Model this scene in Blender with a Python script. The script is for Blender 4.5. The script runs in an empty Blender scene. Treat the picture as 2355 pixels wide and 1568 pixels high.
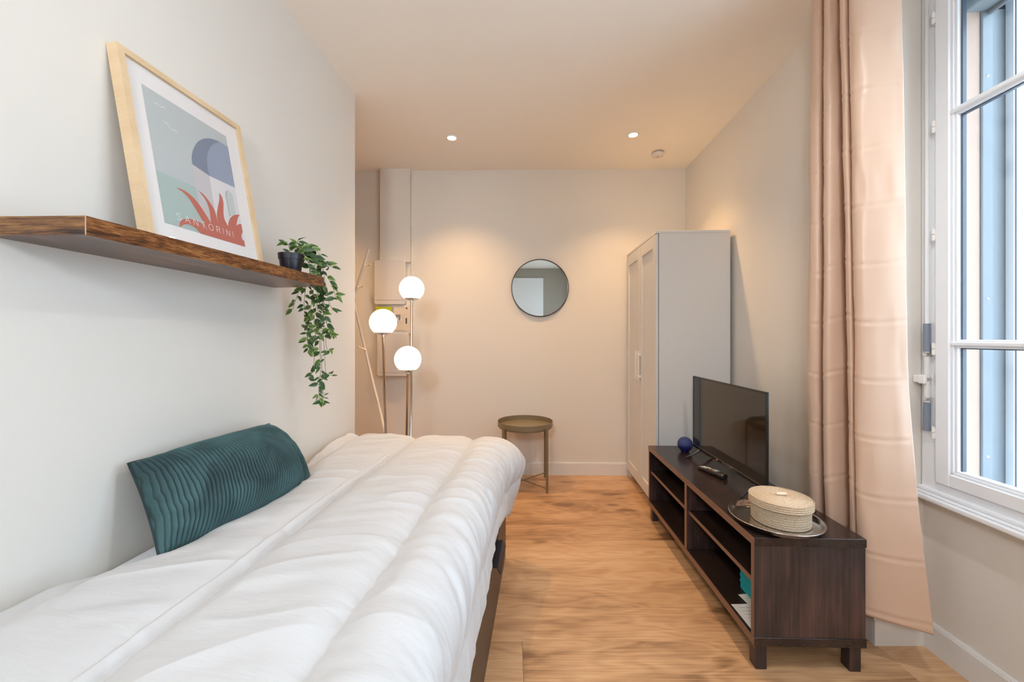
import bpy, bmesh, math, random
import numpy as np
from mathutils import Vector, Matrix

random.seed(7)
np.random.seed(7)
scene = bpy.context.scene
COL = scene.collection

# ------------------------------------------------------------------ camera
F_PX, CX, CY, CAM_H = 905.0, 1177.5, 775.0, 1.20
cam_d = bpy.data.cameras.new('camera')
cam = bpy.data.objects.new('camera', cam_d)
COL.objects.link(cam)
cam.location = (0, 0, CAM_H)
cam.rotation_euler = (math.pi / 2, 0, 0)
cam_d.sensor_fit = 'HORIZONTAL'
cam_d.sensor_width = 36.0
cam_d.lens = 36.0 * F_PX / 2355.0
cam_d.shift_y = (CY - 784.0) / 2355.0
cam_d.clip_start = 0.02
cam_d.clip_end = 200
scene.camera = cam

def at(px, py, Y):
    return Vector(((px - CX) / F_PX * Y, Y, CAM_H - (py - CY) / F_PX * Y))

# ------------------------------------------------------------------ world, light, exposure
world = bpy.data.worlds.new('sky')
scene.world = world
world.use_nodes = True
bg = world.node_tree.nodes['Background']
bg.inputs[0].default_value = (0.64, 0.81, 1.0, 1)
SKY = 5.8
bg.inputs[1].default_value = SKY

scene.view_settings.view_transform = 'Standard'
scene.view_settings.look = 'None'
scene.view_settings.exposure = 0.79
scene.view_settings.gamma = 1.0
scene.view_settings.use_curve_mapping = False
cy = scene.cycles
cy.use_denoising = True
cy.max_bounces = 10
cy.diffuse_bounces = 8
cy.glossy_bounces = 5
cy.transmission_bounces = 8
cy.transparent_max_bounces = 12
cy.sample_clamp_indirect = 8.0
cy.caustics_reflective = False
cy.caustics_refractive = False

WARM = (1.0, 0.60, 0.27)
DOWN_W = 42.0          # each recessed downlight
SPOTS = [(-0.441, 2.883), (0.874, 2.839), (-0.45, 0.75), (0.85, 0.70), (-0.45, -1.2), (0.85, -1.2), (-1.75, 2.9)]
CEIL = 2.662
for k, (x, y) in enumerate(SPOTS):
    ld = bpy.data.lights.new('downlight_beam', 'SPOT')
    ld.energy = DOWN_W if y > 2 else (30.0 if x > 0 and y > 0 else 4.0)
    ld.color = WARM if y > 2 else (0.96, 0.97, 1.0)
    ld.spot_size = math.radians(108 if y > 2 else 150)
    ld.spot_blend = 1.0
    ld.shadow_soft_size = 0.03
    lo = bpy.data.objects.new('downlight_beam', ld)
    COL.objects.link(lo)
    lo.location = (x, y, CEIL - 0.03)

# added unseen fill spot behind the camera, turned towards the far end of the room
pl_d = bpy.data.lights.new('fill_spot', 'SPOT')
pl_d.energy = 76.0; pl_d.color = (0.91, 0.95, 1.0); pl_d.shadow_soft_size = 0.22
pl_d.spot_size = math.radians(150); pl_d.spot_blend = 1.0
pl_o = bpy.data.objects.new('fill_spot', pl_d); COL.objects.link(pl_o)
pl_o.location = (-0.50, -1.30, 2.15)
pl_o.rotation_euler = (Vector((0.45, 2.6, 1.5)) - Vector(pl_o.location)).to_track_quat('-Z', 'Y').to_euler()

# ------------------------------------------------------------------ helpers
def tag(o, label=None, cat=None, group=None, kind=None):
    if label: o['label'] = label
    if cat: o['category'] = cat
    if group: o['group'] = group
    if kind: o['kind'] = kind
    return o

def empty(name, loc=(0, 0, 0), rz=0.0, label=None, cat=None, group=None, kind=None, rot=None):
    o = bpy.data.objects.new(name, None)
    o.empty_display_size = 0.05
    COL.objects.link(o)
    o.location = loc
    o.rotation_euler = rot if rot else (0, 0, rz)
    return tag(o, label, cat, group, kind)

class MB:
    """collects geometry for one mesh"""
    def __init__(s):
        s.v = []; s.f = []; s.m = []
    def add(s, vs, fs, mi=0):
        b = len(s.v)
        s.v += [tuple(p) for p in vs]
        s.f += [tuple(i + b for i in f) for f in fs]
        s.m += [mi] * len(fs)
        return s
    def box(s, x0, x1, y0, y1, z0, z1, bev=0.0, mi=0, seg=1):
        bm = bmesh.new()
        bmesh.ops.create_cube(bm, size=1.0)
        for v in bm.verts:
            v.co = Vector(((x0 + x1) / 2 + v.co.x * (x1 - x0), (y0 + y1) / 2 + v.co.y * (y1 - y0), (z0 + z1) / 2 + v.co.z * (z1 - z0)))
        if bev > 0:
            bmesh.ops.bevel(bm, geom=list(bm.edges), offset=bev, segments=seg, affect='EDGES', profile=0.5)
        bm.verts.index_update()
        s.add([v.co for v in bm.verts], [[v.index for v in f.verts] for f in bm.faces], mi)
        bm.free()
        return s
    def prism(s, poly, z0, z1, mi=0):
        n = len(poly)
        a = sum(poly[i][0] * poly[(i + 1) % n][1] - poly[(i + 1) % n][0] * poly[i][1] for i in range(n))
        if a < 0: poly = poly[::-1]
        vs = [(x, y, z0) for x, y in poly] + [(x, y, z1) for x, y in poly]
        fs = [tuple(range(n))[::-1], tuple(range(n, 2 * n))] + [(i, (i + 1) % n, n + (i + 1) % n, n + i) for i in range(n)]
        return s.add(vs, fs, mi)
    def tube(s, pts, r, n=10, mi=0, cap=True):
        pts = [Vector(p) for p in pts]
        rs = r if isinstance(r, (list, tuple)) else [r] * len(pts)
        vs = []; fs = []
        up = Vector((0, 0, 1))
        for i, p in enumerate(pts):
            d = (pts[min(i + 1, len(pts) - 1)] - pts[max(i - 1, 0)]).normalized()
            ref = up if abs(d.dot(up)) < 0.95 else Vector((1, 0, 0))
            a = d.cross(ref).normalized(); b = a.cross(d).normalized()
            if i and (a.dot(pa) < 0): a = -a; b = -b
            pa = a
            for k in range(n):
                t = 2 * math.pi * k / n
                vs.append(p + (a * math.cos(t) + b * math.sin(t)) * rs[i])
        for i in range(len(pts) - 1):
            for k in range(n):
                fs.append((i * n + k, i * n + (k + 1) % n, (i + 1) * n + (k + 1) % n, (i + 1) * n + k))
        if cap:
            fs.append(tuple(range(n)))
            fs.append(tuple(range((len(pts) - 1) * n, len(pts) * n))[::-1])
        return s.add(vs, fs, mi)
    def lathe(s, prof, c=(0, 0, 0), n=48, mi=0, axis='z'):
        """prof: list of (r, z); r=0 at the ends closes it"""
        vs = []; fs = []; rings = []
        for r, z in prof:
            if r < 1e-6:
                rings.append([len(vs)]); vs.append((0, 0, z))
            else:
                rings.append(list(range(len(vs), len(vs) + n)))
                vs += [(r * math.cos(2 * math.pi * k / n), r * math.sin(2 * math.pi * k / n), z) for k in range(n)]
        for a, b in zip(rings, rings[1:]):
            for k in range(n):
                k2 = (k + 1) % n
                if len(a) == 1 and len(b) == 1: continue
                if len(a) == 1: fs.append((a[0], b[k2], b[k]))
                elif len(b) == 1: fs.append((a[k], a[k2], b[0]))
                else: fs.append((a[k], a[k2], b[k2], b[k]))
        if axis == 'y': vs = [(x, z, y) for x, y, z in vs]; fs = [f[::-1] for f in fs]
        if axis == 'x': vs = [(z, x, y) for x, y, z in vs]
        vs = [(x + c[0], y + c[1], z + c[2]) for x, y, z in vs]
        return s.add(vs, fs, mi)
    def build(s, name, mats, parent=None, smooth=False, kind=None, label=None, auto=None):
        me = bpy.data.meshes.new(name)
        me.from_pydata(s.v, [], s.f)
        if not isinstance(mats, (list, tuple)): mats = [mats]
        for m in mats: me.materials.append(m)
        if len(mats) > 1: me.polygons.foreach_set('material_index', s.m)
        me.update()
        if auto is not None:
            me.polygons.foreach_set('use_smooth', [True] * len(me.polygons))
            bm = bmesh.new(); bm.from_mesh(me)
            bmesh.ops.recalc_face_normals(bm, faces=bm.faces)
            for e in bm.edges:
                if len(e.link_faces) == 2 and e.calc_face_angle(0) > math.radians(auto): e.smooth = False
            bm.to_mesh(me); bm.free()
        elif smooth:
            me.polygons.foreach_set('use_smooth', [True] * len(me.polygons))
        o = bpy.data.objects.new(name, me)
        COL.objects.link(o)
        if parent: o.parent = parent
        if kind: o['kind'] = kind
        if label: o['label'] = label
        return o

def grid_mesh(name, P, mats, parent=None, closed_u=False, mi=None):
    """P: (nu, nv, 3) array -> smooth grid"""
    nu, nv = P.shape[:2]
    idx = np.arange(nu * nv).reshape(nu, nv)
    a = idx[:-1, :-1].ravel(); b = idx[1:, :-1].ravel(); c = idx[1:, 1:].ravel(); d = idx[:-1, 1:].ravel()
    faces = np.stack([a, b, c, d], 1)
    me = bpy.data.meshes.new(name)
    me.vertices.add(nu * nv); me.vertices.foreach_set('co', P.reshape(-1).astype(np.float32))
    me.loops.add(faces.size); me.loops.foreach_set('vertex_index', faces.ravel().astype(np.int32))
    me.polygons.add(len(faces)); me.polygons.foreach_set('loop_start', np.arange(0, faces.size, 4, dtype=np.int32))
    me.update(calc_edges=True)
    me.polygons.foreach_set('use_smooth', np.ones(len(faces), dtype=bool))
    me.materials.append(mats)
    o = bpy.data.objects.new(name, me)
    COL.objects.link(o)
    if parent: o.parent = parent
    return o

def vnoise(x, y, seed=0):
    """smooth value noise in -1..1"""
    rs = np.random.RandomState(seed); T = rs.rand(64, 64) * 2 - 1
    xi = np.floor(x).astype(int); yi = np.floor(y).astype(int)
    fx = x - xi; fy = y - yi
    fx = fx * fx * fx * (fx * (fx * 6 - 15) + 10); fy = fy * fy * fy * (fy * (fy * 6 - 15) + 10)
    g = lambda i, j: T[i % 64, j % 64]
    return (g(xi, yi) * (1 - fx) + g(xi + 1, yi) * fx) * (1 - fy) + (g(xi, yi + 1) * (1 - fx) + g(xi + 1, yi + 1) * fx) * fy

def smooth(a, b, x):
    t = np.clip((x - a) / (b - a), 0, 1)
    return t * t * (3 - 2 * t)

def catmull(pts, n):
    pts = np.array(pts, float)
    P = np.vstack([2 * pts[0] - pts[1], pts, 2 * pts[-1] - pts[-2]])
    out = []
    m = len(pts) - 1
    for t in np.linspace(0, m, n):
        i = min(int(t), m - 1); f = t - i
        p0, p1, p2, p3 = P[i:i + 4]
        out.append(0.5 * ((2 * p1) + (-p0 + p2) * f + (2 * p0 - 5 * p1 + 4 * p2 - p3) * f * f + (-p0 + 3 * p1 - 3 * p2 + p3) * f ** 3))
    return np.array(out)

# ------------------------------------------------------------------ materials
def mat(name, col, rough=0.5, metal=0.0, **kw):
    m = bpy.data.materials.new(name); m.use_nodes = True
    b = m.node_tree.nodes['Principled BSDF']
    b.inputs['Base Color'].default_value = (*col, 1)
    b.inputs['Roughness'].default_value = rough
    b.inputs['Metallic'].default_value = metal
    for k, v in kw.items():
        b.inputs[k.replace('_', ' ')].default_value = v
    return m

def nodes(m):
    nt = m.node_tree
    return nt, nt.nodes, nt.links, nt.nodes['Principled BSDF']

def add_bump(m, scale=40, strength=0.1, dist=0.002, stretch=(1, 1, 1), detail=3, coord='Object'):
    nt, N, L, b = nodes(m)
    tc = N.new('ShaderNodeTexCoord'); mp = N.new('ShaderNodeMapping'); no = N.new('ShaderNodeTexNoise'); bu = N.new('ShaderNodeBump')
    mp.inputs['Scale'].default_value = stretch
    no.inputs['Scale'].default_value = scale; no.inputs['Detail'].default_value = detail
    bu.inputs['Strength'].default_value = strength; bu.inputs['Distance'].default_value = dist
    L.new(tc.outputs[coord], mp.inputs[0]); L.new(mp.outputs[0], no.inputs['Vector'])
    L.new(no.outputs[0], bu.inputs['Height']); L.new(bu.outputs[0], b.inputs['Normal'])
    return m

def add_mottle(m, c1, c2, scale=3, stretch=(1, 1, 1), detail=4, lo=0.35, hi=0.65, dist=0.0):
    nt, N, L, b = nodes(m)
    tc = N.new('ShaderNodeTexCoord'); mp = N.new('ShaderNodeMapping'); no = N.new('ShaderNodeTexNoise'); cr = N.new('ShaderNodeValToRGB')
    mp.inputs['Scale'].default_value = stretch
    no.inputs['Scale'].default_value = scale; no.inputs['Detail'].default_value = detail; no.inputs['Distortion'].default_value = dist
    cr.color_ramp.elements[0].position = lo; cr.color_ramp.elements[0].color = (*c1, 1)
    cr.color_ramp.elements[1].position = hi; cr.color_ramp.elements[1].color = (*c2, 1)
    L.new(tc.outputs['Object'], mp.inputs[0]); L.new(mp.outputs[0], no.inputs['Vector'])
    L.new(no.outputs[0], cr.inputs[0]); L.new(cr.outputs[0], b.inputs['Base Color'])
    return m

def wood(name, ramp, along='x', scale=1.0, rough=0.4, bump=0.15, knots=0.0, fine=1.0, rnd=0.0, ring=0.055, rfreq=22.0):
    """grain stretched along one local axis; ramp: [(pos, colour)...]"""
    m = bpy.data.materials.new(name); m.use_nodes = True
    nt, N, L, b = nodes(m)
    b.inputs['Roughness'].default_value = rough
    tc = N.new('ShaderNodeTexCoord')
    oi = N.new('ShaderNodeObjectInfo')
    off = N.new('ShaderNodeVectorMath'); off.operation = 'MULTIPLY_ADD'
    cmb = N.new('ShaderNodeCombineXYZ')
    for i in range(3): L.new(oi.outputs['Random'], cmb.inputs[i])
    off.inputs[1].default_value = (37.0, 53.0, 11.0) if rnd else (0, 0, 0)
    L.new(cmb.outputs[0], off.inputs[0]); L.new(tc.outputs['Object'], off.inputs[2])
    ax = {'x': 0, 'y': 1, 'z': 2}[along]
    def mapped(s_al, s_ac):
        mp = N.new('ShaderNodeMapping')
        sc = [s_ac * scale] * 3; sc[ax] = s_al * scale
        mp.inputs['Scale'].default_value = sc
        L.new(off.outputs[0], mp.inputs[0]); return mp
    big = N.new('ShaderNodeTexNoise'); big.inputs['Scale'].default_value = 1.0; big.inputs['Detail'].default_value = 2.0
    L.new(mapped(1.5, 6.0 if rnd else 9.0).outputs[0], big.inputs['Vector'])
    rings = N.new('ShaderNodeMath'); rings.operation = 'MULTIPLY'; rings.inputs[1].default_value = rfreq
    L.new(big.outputs[0], rings.inputs[0])
    fr = N.new('ShaderNodeMath'); fr.operation = 'SINE'; L.new(rings.outputs[0], fr.inputs[0])
    fineN = N.new('ShaderNodeTexNoise'); fineN.inputs['Scale'].default_value = 1.0; fineN.inputs['Detail'].default_value = 5.0; fineN.inputs['Roughness'].default_value = 0.65
    L.new(mapped(4.0, 190.0 if rnd else 130.0).outputs[0], fineN.inputs['Vector'])
    pat = N.new('ShaderNodeTexNoise'); pat.inputs['Scale'].default_value = 1.0; pat.inputs['Detail'].default_value = 3.0
    L.new(mapped(2.2, 7.0).outputs[0], pat.inputs['Vector'])
    # value = 0.5 + a*sine + b*fine + c*patch
    def mul(node, k, sub=0.0):
        x = N.new('ShaderNodeMath'); x.operation = 'MULTIPLY_ADD'; x.inputs[1].default_value = k; x.inputs[2].default_value = -sub * k
        L.new(node.outputs[0], x.inputs[0]); return x
    s1 = mul(fr, ring); s2 = mul(fineN, 0.75 * fine, 0.5); s3 = mul(pat, 0.9, 0.5)
    a1 = N.new('ShaderNodeMath'); a1.operation = 'ADD'; L.new(s1.outputs[0], a1.inputs[0]); L.new(s2.outputs[0], a1.inputs[1])
    a2 = N.new('ShaderNodeMath'); a2.operation = 'ADD'; L.new(a1.outputs[0], a2.inputs[0]); L.new(s3.outputs[0], a2.inputs[1])
    last = N.new('ShaderNodeMath'); last.operation = 'ADD'; last.inputs[1].default_value = 0.5; L.new(a2.outputs[0], last.inputs[0])
    if rnd:
        r = mul(oi, rnd, 0.5)
        nt.links.remove(r.inputs[0].links[0]); L.new(oi.outputs['Random'], r.inputs[0])
        l2 = N.new('ShaderNodeMath'); l2.operation = 'ADD'; L.new(last.outputs[0], l2.inputs[0]); L.new(r.outputs[0], l2.inputs[1]); last = l2
    if knots:
        vo = N.new('ShaderNodeTexNoise'); vo.inputs['Scale'].default_value = 1.0; vo.inputs['Detail'].default_value = 1.0
        L.new(mapped(3.2, 9.0).outputs[0], vo.inputs['Vector'])
        mr = N.new('ShaderNodeMapRange'); mr.inputs[1].default_value = 0.64; mr.inputs[2].default_value = 0.78
        mr.inputs[3].default_value = 0.0; mr.inputs[4].default_value = -knots
        L.new(vo.outputs[0], mr.inputs[0])
        l3 = N.new('ShaderNodeMath'); l3.operation = 'ADD'; L.new(last.outputs[0], l3.inputs[0]); L.new(mr.outputs[0], l3.inputs[1]); last = l3
    cr = N.new('ShaderNodeValToRGB')
    el = cr.color_ramp.elements
    el[0].position = ramp[0][0]; el[0].color = (*ramp[0][1], 1)
    el[1].position = ramp[-1][0]; el[1].color = (*ramp[-1][1], 1)
    for p, c in ramp[1:-1]:
        e = el.new(p); e.color = (*c, 1)
    L.new(last.outputs[0], cr.inputs[0]); L.new(cr.outputs[0], b.inputs['Base Color'])
    bu = N.new('ShaderNodeBump'); bu.inputs['Strength'].default_value = bump; bu.inputs['Distance'].default_value = 0.001
    L.new(fineN.outputs[0], bu.inputs['Height']); L.new(bu.outputs[0], b.inputs['Normal'])
    return m

def emis(name, col, s):
    m = mat(name, (0.8, 0.8, 0.8), 0.4)
    b = m.node_tree.nodes['Principled BSDF']
    b.inputs['Emission Color'].default_value = (*col, 1); b.inputs['Emission Strength'].default_value = s
    return m

def thin_glass(name, tint=(0.96, 0.98, 0.98)):
    m = bpy.data.materials.new(name); m.use_nodes = True
    nt = m.node_tree; N = nt.nodes; L = nt.links
    N.remove(N['Principled BSDF']); out = N['Material Output']
    tr = N.new('ShaderNodeBsdfTransparent'); tr.inputs[0].default_value = (*tint, 1)
    gl = N.new('ShaderNodeBsdfGlossy'); gl.inputs['Roughness'].default_value = 0.0
    lw = N.new('ShaderNodeLayerWeight'); lw.inputs[0].default_value = 0.5
    pw_ = N.new('ShaderNodeMath'); pw_.operation = 'POWER'; pw_.inputs[1].default_value = 5.0
    fr = N.new('ShaderNodeMath'); fr.operation = 'MULTIPLY_ADD'; fr.inputs[1].default_value = 0.6; fr.inputs[2].default_value = 0.025
    mx = N.new('ShaderNodeMixShader')
    L.new(lw.outputs['Facing'], pw_.inputs[0]); L.new(pw_.outputs[0], fr.inputs[0]); L.new(fr.outputs[0], mx.inputs[0]); L.new(tr.outputs[0], mx.inputs[1]); L.new(gl.outputs[0], mx.inputs[2]); L.new(mx.outputs[0], out.inputs[0])
    return m

M = {}
M['wall'] = add_bump(mat('wall_paint', (0.715, 0.68, 0.625), 0.75), 180, 0.06, 0.001)
M['ceiling'] = add_bump(mat('ceiling_paint', (0.88, 0.835, 0.765), 0.8), 150, 0.04, 0.001)
M['trimwhite'] = mat('skirting_white', (0.72, 0.71, 0.69), 0.4)
M['winwhite'] = mat('window_white_gloss', (0.80, 0.82, 0.85), 0.3)
M['floor'] = wood('oak_laminate', [(0.12, (0.22, 0.115, 0.055)), (0.34, (0.41, 0.225, 0.110)), (0.55, (0.55, 0.325, 0.168)), (0.85, (0.66, 0.43, 0.25))], 'x', 1.0, 0.36, 0.10, 0.55, 1.15, 0.20, 0.060, 80.0)
M['subfloor'] = mat('joint_dark', (0.12, 0.06, 0.03), 0.8)
M['blackbrown'] = wood('black_brown_veneer', [(0.2, (0.012, 0.008, 0.008)), (0.5, (0.046, 0.030, 0.028)), (0.8, (0.115, 0.060, 0.050))], 'z', 1.2, 0.32, 0.12, 0, 1.0)
M['blackbrown_y'] = wood('black_brown_veneer_long', [(0.2, (0.014, 0.009, 0.008)), (0.5, (0.028, 0.017, 0.014)), (0.8, (0.055, 0.030, 0.022))], 'y', 1.2, 0.22, 0.08, 0, 1.0)
M['edgeband'] = mat('warm_lit_edge_band', (0.20, 0.105, 0.07), 0.4)  # warm floor bounce on the front edges is put into this brown
M['bedbrown'] = mat('bed_brown_foil', (0.055, 0.032, 0.024), 0.42)
M['inside'] = mat('dark_interior', (0.006, 0.005, 0.005), 0.5)
M['rustic'] = wood('rustic_brown_board', [(0.22, (0.010, 0.005, 0.004)), (0.42, (0.075, 0.024, 0.008)), (0.58, (0.17, 0.058, 0.016)), (0.88, (0.34, 0.15, 0.045))], 'y', 2.4, 0.27, 0.35, 0.5, 2.0)
M['rustic_x'] = wood('rustic_brown_board_end', [(0.22, (0.010, 0.005, 0.004)), (0.42, (0.080, 0.030, 0.010)), (0.58, (0.17, 0.070, 0.020)), (0.88, (0.32, 0.17, 0.055))], 'x', 2.4, 0.27, 0.35, 0.5, 2.0)
M['edge_pale'] = mat('pale_board_edge', (0.55, 0.34, 0.2), 0.5)
M['pine'] = wood('pale_birch_frame', [(0.2, (0.60, 0.42, 0.24)), (0.5, (0.70, 0.52, 0.32)), (0.8, (0.76, 0.59, 0.39))], 'z', 1.0, 0.45, 0.05, 0, 0.5)
M['matboard'] = mat('white_mat_board', (0.84, 0.80, 0.78), 0.7)
M['chrome'] = mat('polished_chrome', (0.72, 0.76, 0.82), 0.12, 1.0)
M['steel'] = mat('brushed_steel', (0.72, 0.68, 0.66), 0.16, 1.0)
M['globe'] = emis('opal_glass_lit', (1.0, 0.80, 0.60), 2.0)
M['spotlamp'] = emis('halogen_face', (1.0, 0.80, 0.52), 30.0)
M['wardrobe'] = add_bump(mat('white_foil', (0.66, 0.65, 0.63), 0.42), 60, 0.03, 0.001)
M['cabwhite'] = mat('panel_plastic', (0.68, 0.64, 0.60), 0.5)
M['mirror'] = mat('mirror_glass', (0.80, 0.82, 0.80), 0.01, 1.0)
M['blackmetal'] = mat('black_metal', (0.02, 0.018, 0.018), 0.4, 0.3)
M['olive'] = mat('olive_beige_metal', (0.23, 0.18, 0.11), 0.42, 0.15)
M['tvblack'] = mat('gloss_black', (0.006, 0.006, 0.006), 0.12)
M['screen'] = mat('screen_glass', (0.010, 0.008, 0.007), 0.05, 0.0, Specular_IOR_Level=0.9)
M['plasticblack'] = mat('satin_black_plastic', (0.014, 0.012, 0.012), 0.35)
M['potblack'] = mat('pot_black_plastic', (0.012, 0.011, 0.018), 0.32)
M['white_plastic'] = mat('white_plastic', (0.80, 0.79, 0.77), 0.4)
M['sheet'] = add_bump(mat('cotton_sheet', (0.78, 0.79, 0.82), 0.8), 30, 0.2, 0.004, detail=4)
M['duvet'] = add_bump(mat('duvet_microfibre', (0.56, 0.56, 0.565), 0.62, 0.0, Sheen_Weight=0.15), 14, 0.25, 0.008, (1, 3, 1), 4)
M['leafdark'] = mat('leaf_green', (0.028, 0.075, 0.022), 0.42)
M['leafmid'] = mat('leaf_green_light', (0.085, 0.16, 0.035), 0.42)
M['leafedge'] = mat('leaf_margin', (0.26, 0.33, 0.08), 0.45)
M['stem'] = mat('stem_brown_green', (0.06, 0.06, 0.04), 0.5)
M['soil'] = add_bump(mat('dry_soil', (0.05, 0.03, 0.02), 0.9), 150, 0.8, 0.004)
M['blueball'] = mat('blue_fabric', (0.030, 0.045, 0.16), 0.55)
M['blueball_dark'] = mat('blue_plastic', (0.008, 0.016, 0.12), 0.3)
M['teal'] = mat('teal_card', (0.01, 0.42, 0.50), 0.5)
M['paper'] = mat('white_paper', (0.80, 0.77, 0.75), 0.7)
M['ink'] = mat('grey_ink', (0.25, 0.24, 0.24), 0.7)
M['greengold'] = mat('lime_plastic', (0.50, 0.55, 0.02), 0.4)
M['greyplastic'] = mat('blue_grey_plastic', (0.20, 0.24, 0.30), 0.35)
M['handleblack'] = mat('bed_handle_dark', (0.030, 0.030, 0.042), 0.3, 0.4)
M['stucco'] = add_bump(mat('pink_stucco', (0.46, 0.32, 0.25), 0.9), 60, 0.5, 0.004)
M['shutter'] = mat('shutter_grey', (0.17, 0.19, 0.205), 0.35)
M['shutterdark'] = mat('shutter_channel', (0.07, 0.09, 0.12), 0.4)
M['boxgrey'] = mat('shutter_box_grey', (0.22, 0.245, 0.25), 0.5)
M['facade'] = add_bump(mat('pale_render', (0.80, 0.79, 0.77), 0.9), 8, 0.2, 0.01)
M['ledge'] = mat('stone_ledge', (0.55, 0.55, 0.55), 0.8)
M['road'] = mat('street', (0.30, 0.30, 0.30), 0.9)
M['glass'] = thin_glass('window_glass')
M['picglass'] = thin_glass('picture_glass', (0.99, 0.99, 0.99))

# corduroy velvet
def velvet():
    m = mat('green_corduroy', (0.03, 0.08, 0.08), 0.75, 0.0, Sheen_Weight=0.5, Sheen_Roughness=0.35)
    m.node_tree.nodes['Principled BSDF'].inputs['Sheen Tint'].default_value = (0.35, 0.62, 0.62, 1)
    add_mottle(m, (0.012, 0.038, 0.042), (0.050, 0.120, 0.126), 9, (1, 1, 1), 5, 0.32, 0.72, 0.6)
    nt, N, L, b = nodes(m)
    # shade in the grooves between the pile wales is painted into the colour
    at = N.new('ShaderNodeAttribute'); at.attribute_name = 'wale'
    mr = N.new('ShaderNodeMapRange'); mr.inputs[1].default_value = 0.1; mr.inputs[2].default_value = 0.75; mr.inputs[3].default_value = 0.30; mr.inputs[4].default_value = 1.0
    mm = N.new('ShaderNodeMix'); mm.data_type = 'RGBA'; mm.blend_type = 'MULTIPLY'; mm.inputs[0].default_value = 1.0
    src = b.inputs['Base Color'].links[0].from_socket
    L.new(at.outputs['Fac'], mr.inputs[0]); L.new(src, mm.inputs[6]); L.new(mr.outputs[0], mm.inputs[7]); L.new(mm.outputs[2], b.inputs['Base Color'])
    return m
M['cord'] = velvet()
# satin curtain
def satin():
    m = mat('satin_curtain', (0.72, 0.52, 0.385), 0.36, 0.0, Sheen_Weight=0.3, Coat_Weight=0.25, Coat_Roughness=0.42)
    nt, N, L, b = nodes(m)
    out = N['Material Output']
    tl = N.new('ShaderNodeBsdfTranslucent'); tl.inputs[0].default_value = (0.75, 0.50, 0.36, 1)
    mx = N.new('ShaderNodeMixShader'); mx.inputs[0].default_value = 0.18
    L.new(b.outputs[0], mx.inputs[1]); L.new(tl.outputs[0], mx.inputs[2]); L.new(mx.outputs[0], out.inputs[0])
    return m
M['satin'] = satin()
def jute():
    m = mat('jute_rope', (0.66, 0.50, 0.34), 0.85)
    nt, N, L, b = nodes(m)
    tc = N.new('ShaderNodeTexCoord'); vo = N.new('ShaderNodeTexNoise'); vo.inputs['Scale'].default_value = 330; vo.inputs['Detail'].default_value = 2
    mp = N.new('ShaderNodeMapping'); mp.inputs['Scale'].default_value = (1, 1, 1.8)
    cr = N.new('ShaderNodeValToRGB'); cr.color_ramp.elements[0].position = 0.35; cr.color_ramp.elements[1].position = 0.62
    cr.color_ramp.elements[0].color = (0.50, 0.35, 0.22, 1); cr.color_ramp.elements[1].color = (0.76, 0.60, 0.42, 1)
    bu = N.new('ShaderNodeBump'); bu.inputs['Strength'].default_value = 0.9; bu.inputs['Distance'].default_value = 0.0035
    L.new(tc.outputs['Object'], mp.inputs[0]); L.new(mp.outputs[0], vo.inputs['Vector']); L.new(vo.outputs[0], cr.inputs[0])
    L.new(cr.outputs[0], b.inputs['Base Color']); L.new(vo.outputs[0], bu.inputs['Height']); L.new(bu.outputs[0], b.inputs['Normal'])
    return m
M['jute'] = jute()

# ================================================================== THE SETTING
REAR = -2.25
WL = lambda y: -1.152 + 0.086 * y               # left wall plane
WB = lambda x: 3.464 - 0.0164 * (x + 1.376)      # back wall plane
WR = lambda y: 1.425 + 0.0434 * (y - 1.544)      # right wall by the television
NX, NY = 1.615, 1.544                            # corner of the window niche
NANG = -math.atan(0.046)

floor = MB().box(-2.75, 1.75, REAR - 0.1, 3.6, -0.12, -0.008).build('floor', M['subfloor'], kind='structure')
PW = 0.193
y0 = 1.746 - PW * 21
row = 0
while y0 < 3.6:
    ya, yb = max(y0, REAR - 0.05), min(y0 + PW, 3.55)
    if yb - ya > 0.02:
        x = random.uniform(-0.42, -0.16) - 2 * 1.380
        if abs(y0 - (1.746 - 2 * PW)) < 0.01: x = 0.04 - 2 * 1.380
        while x < 1.75:
            xa, xb = max(x, -2.7), min(x + 1.380, 1.75)
            if xb - xa > 0.05:
                b = MB().box(-(xb - xa) / 2 + 0.0005, (xb - xa) / 2 - 0.0005, -(yb - ya) / 2 + 0.0005, (yb - ya) / 2 - 0.0005, -0.008, 0.0)
                p = b.build('plank', M['floor'], floor)
                p.location = ((xa + xb) / 2, (ya + yb) / 2, 0)
            x += 1.380
    y0 += PW; row += 1

MB().prism([(-2.75, REAR - 0.15), (1.95, REAR - 0.15), (1.95, 3.6), (-2.75, 3.6)], CEIL, CEIL + 0.12).build('ceiling', M['ceiling'], kind='structure')
MB().prism([(WL(2.375), 2.375), (WL(REAR), REAR), (WL(REAR) - 0.16, REAR), (WL(2.375) - 0.16, 2.389)], 0, CEIL).build('wall_left', M['wall'], kind='structure')
MB().prism([(-2.75, WB(-2.75)), (1.53, WB(1.53)), (1.53, 3.6), (-2.75, 3.6)], 0, CEIL).build('wall_back', M['wall'], kind='structure')
MB().prism([(WR(3.42), 3.42), (WR(NY), NY), (NX + 0.26, NY), (NX + 0.34, 3.42)], 0, CEIL).build('wall_right', M['wall'], kind='structure')
MB().box(-2.75, 1.95, REAR - 0.15, REAR, 0, CEIL).build('wall_rear', mat('greige_paint', (0.34, 0.30, 0.25), 0.8), kind='structure')
MB().prism([(-2.75, 1.0), (-2.6, 1.0), (-2.6, 3.48), (-2.75, 3.48)], 0, CEIL).build('wall_hall', M['wall'], kind='structure')
MB().prism([(-2.6, 1.0), (-2.6, 1.12), (-1.215, 1.12), (-1.226, 1.0)], 0, CEIL).build('wall_hall_end', M['wall'], kind='structure')

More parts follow.
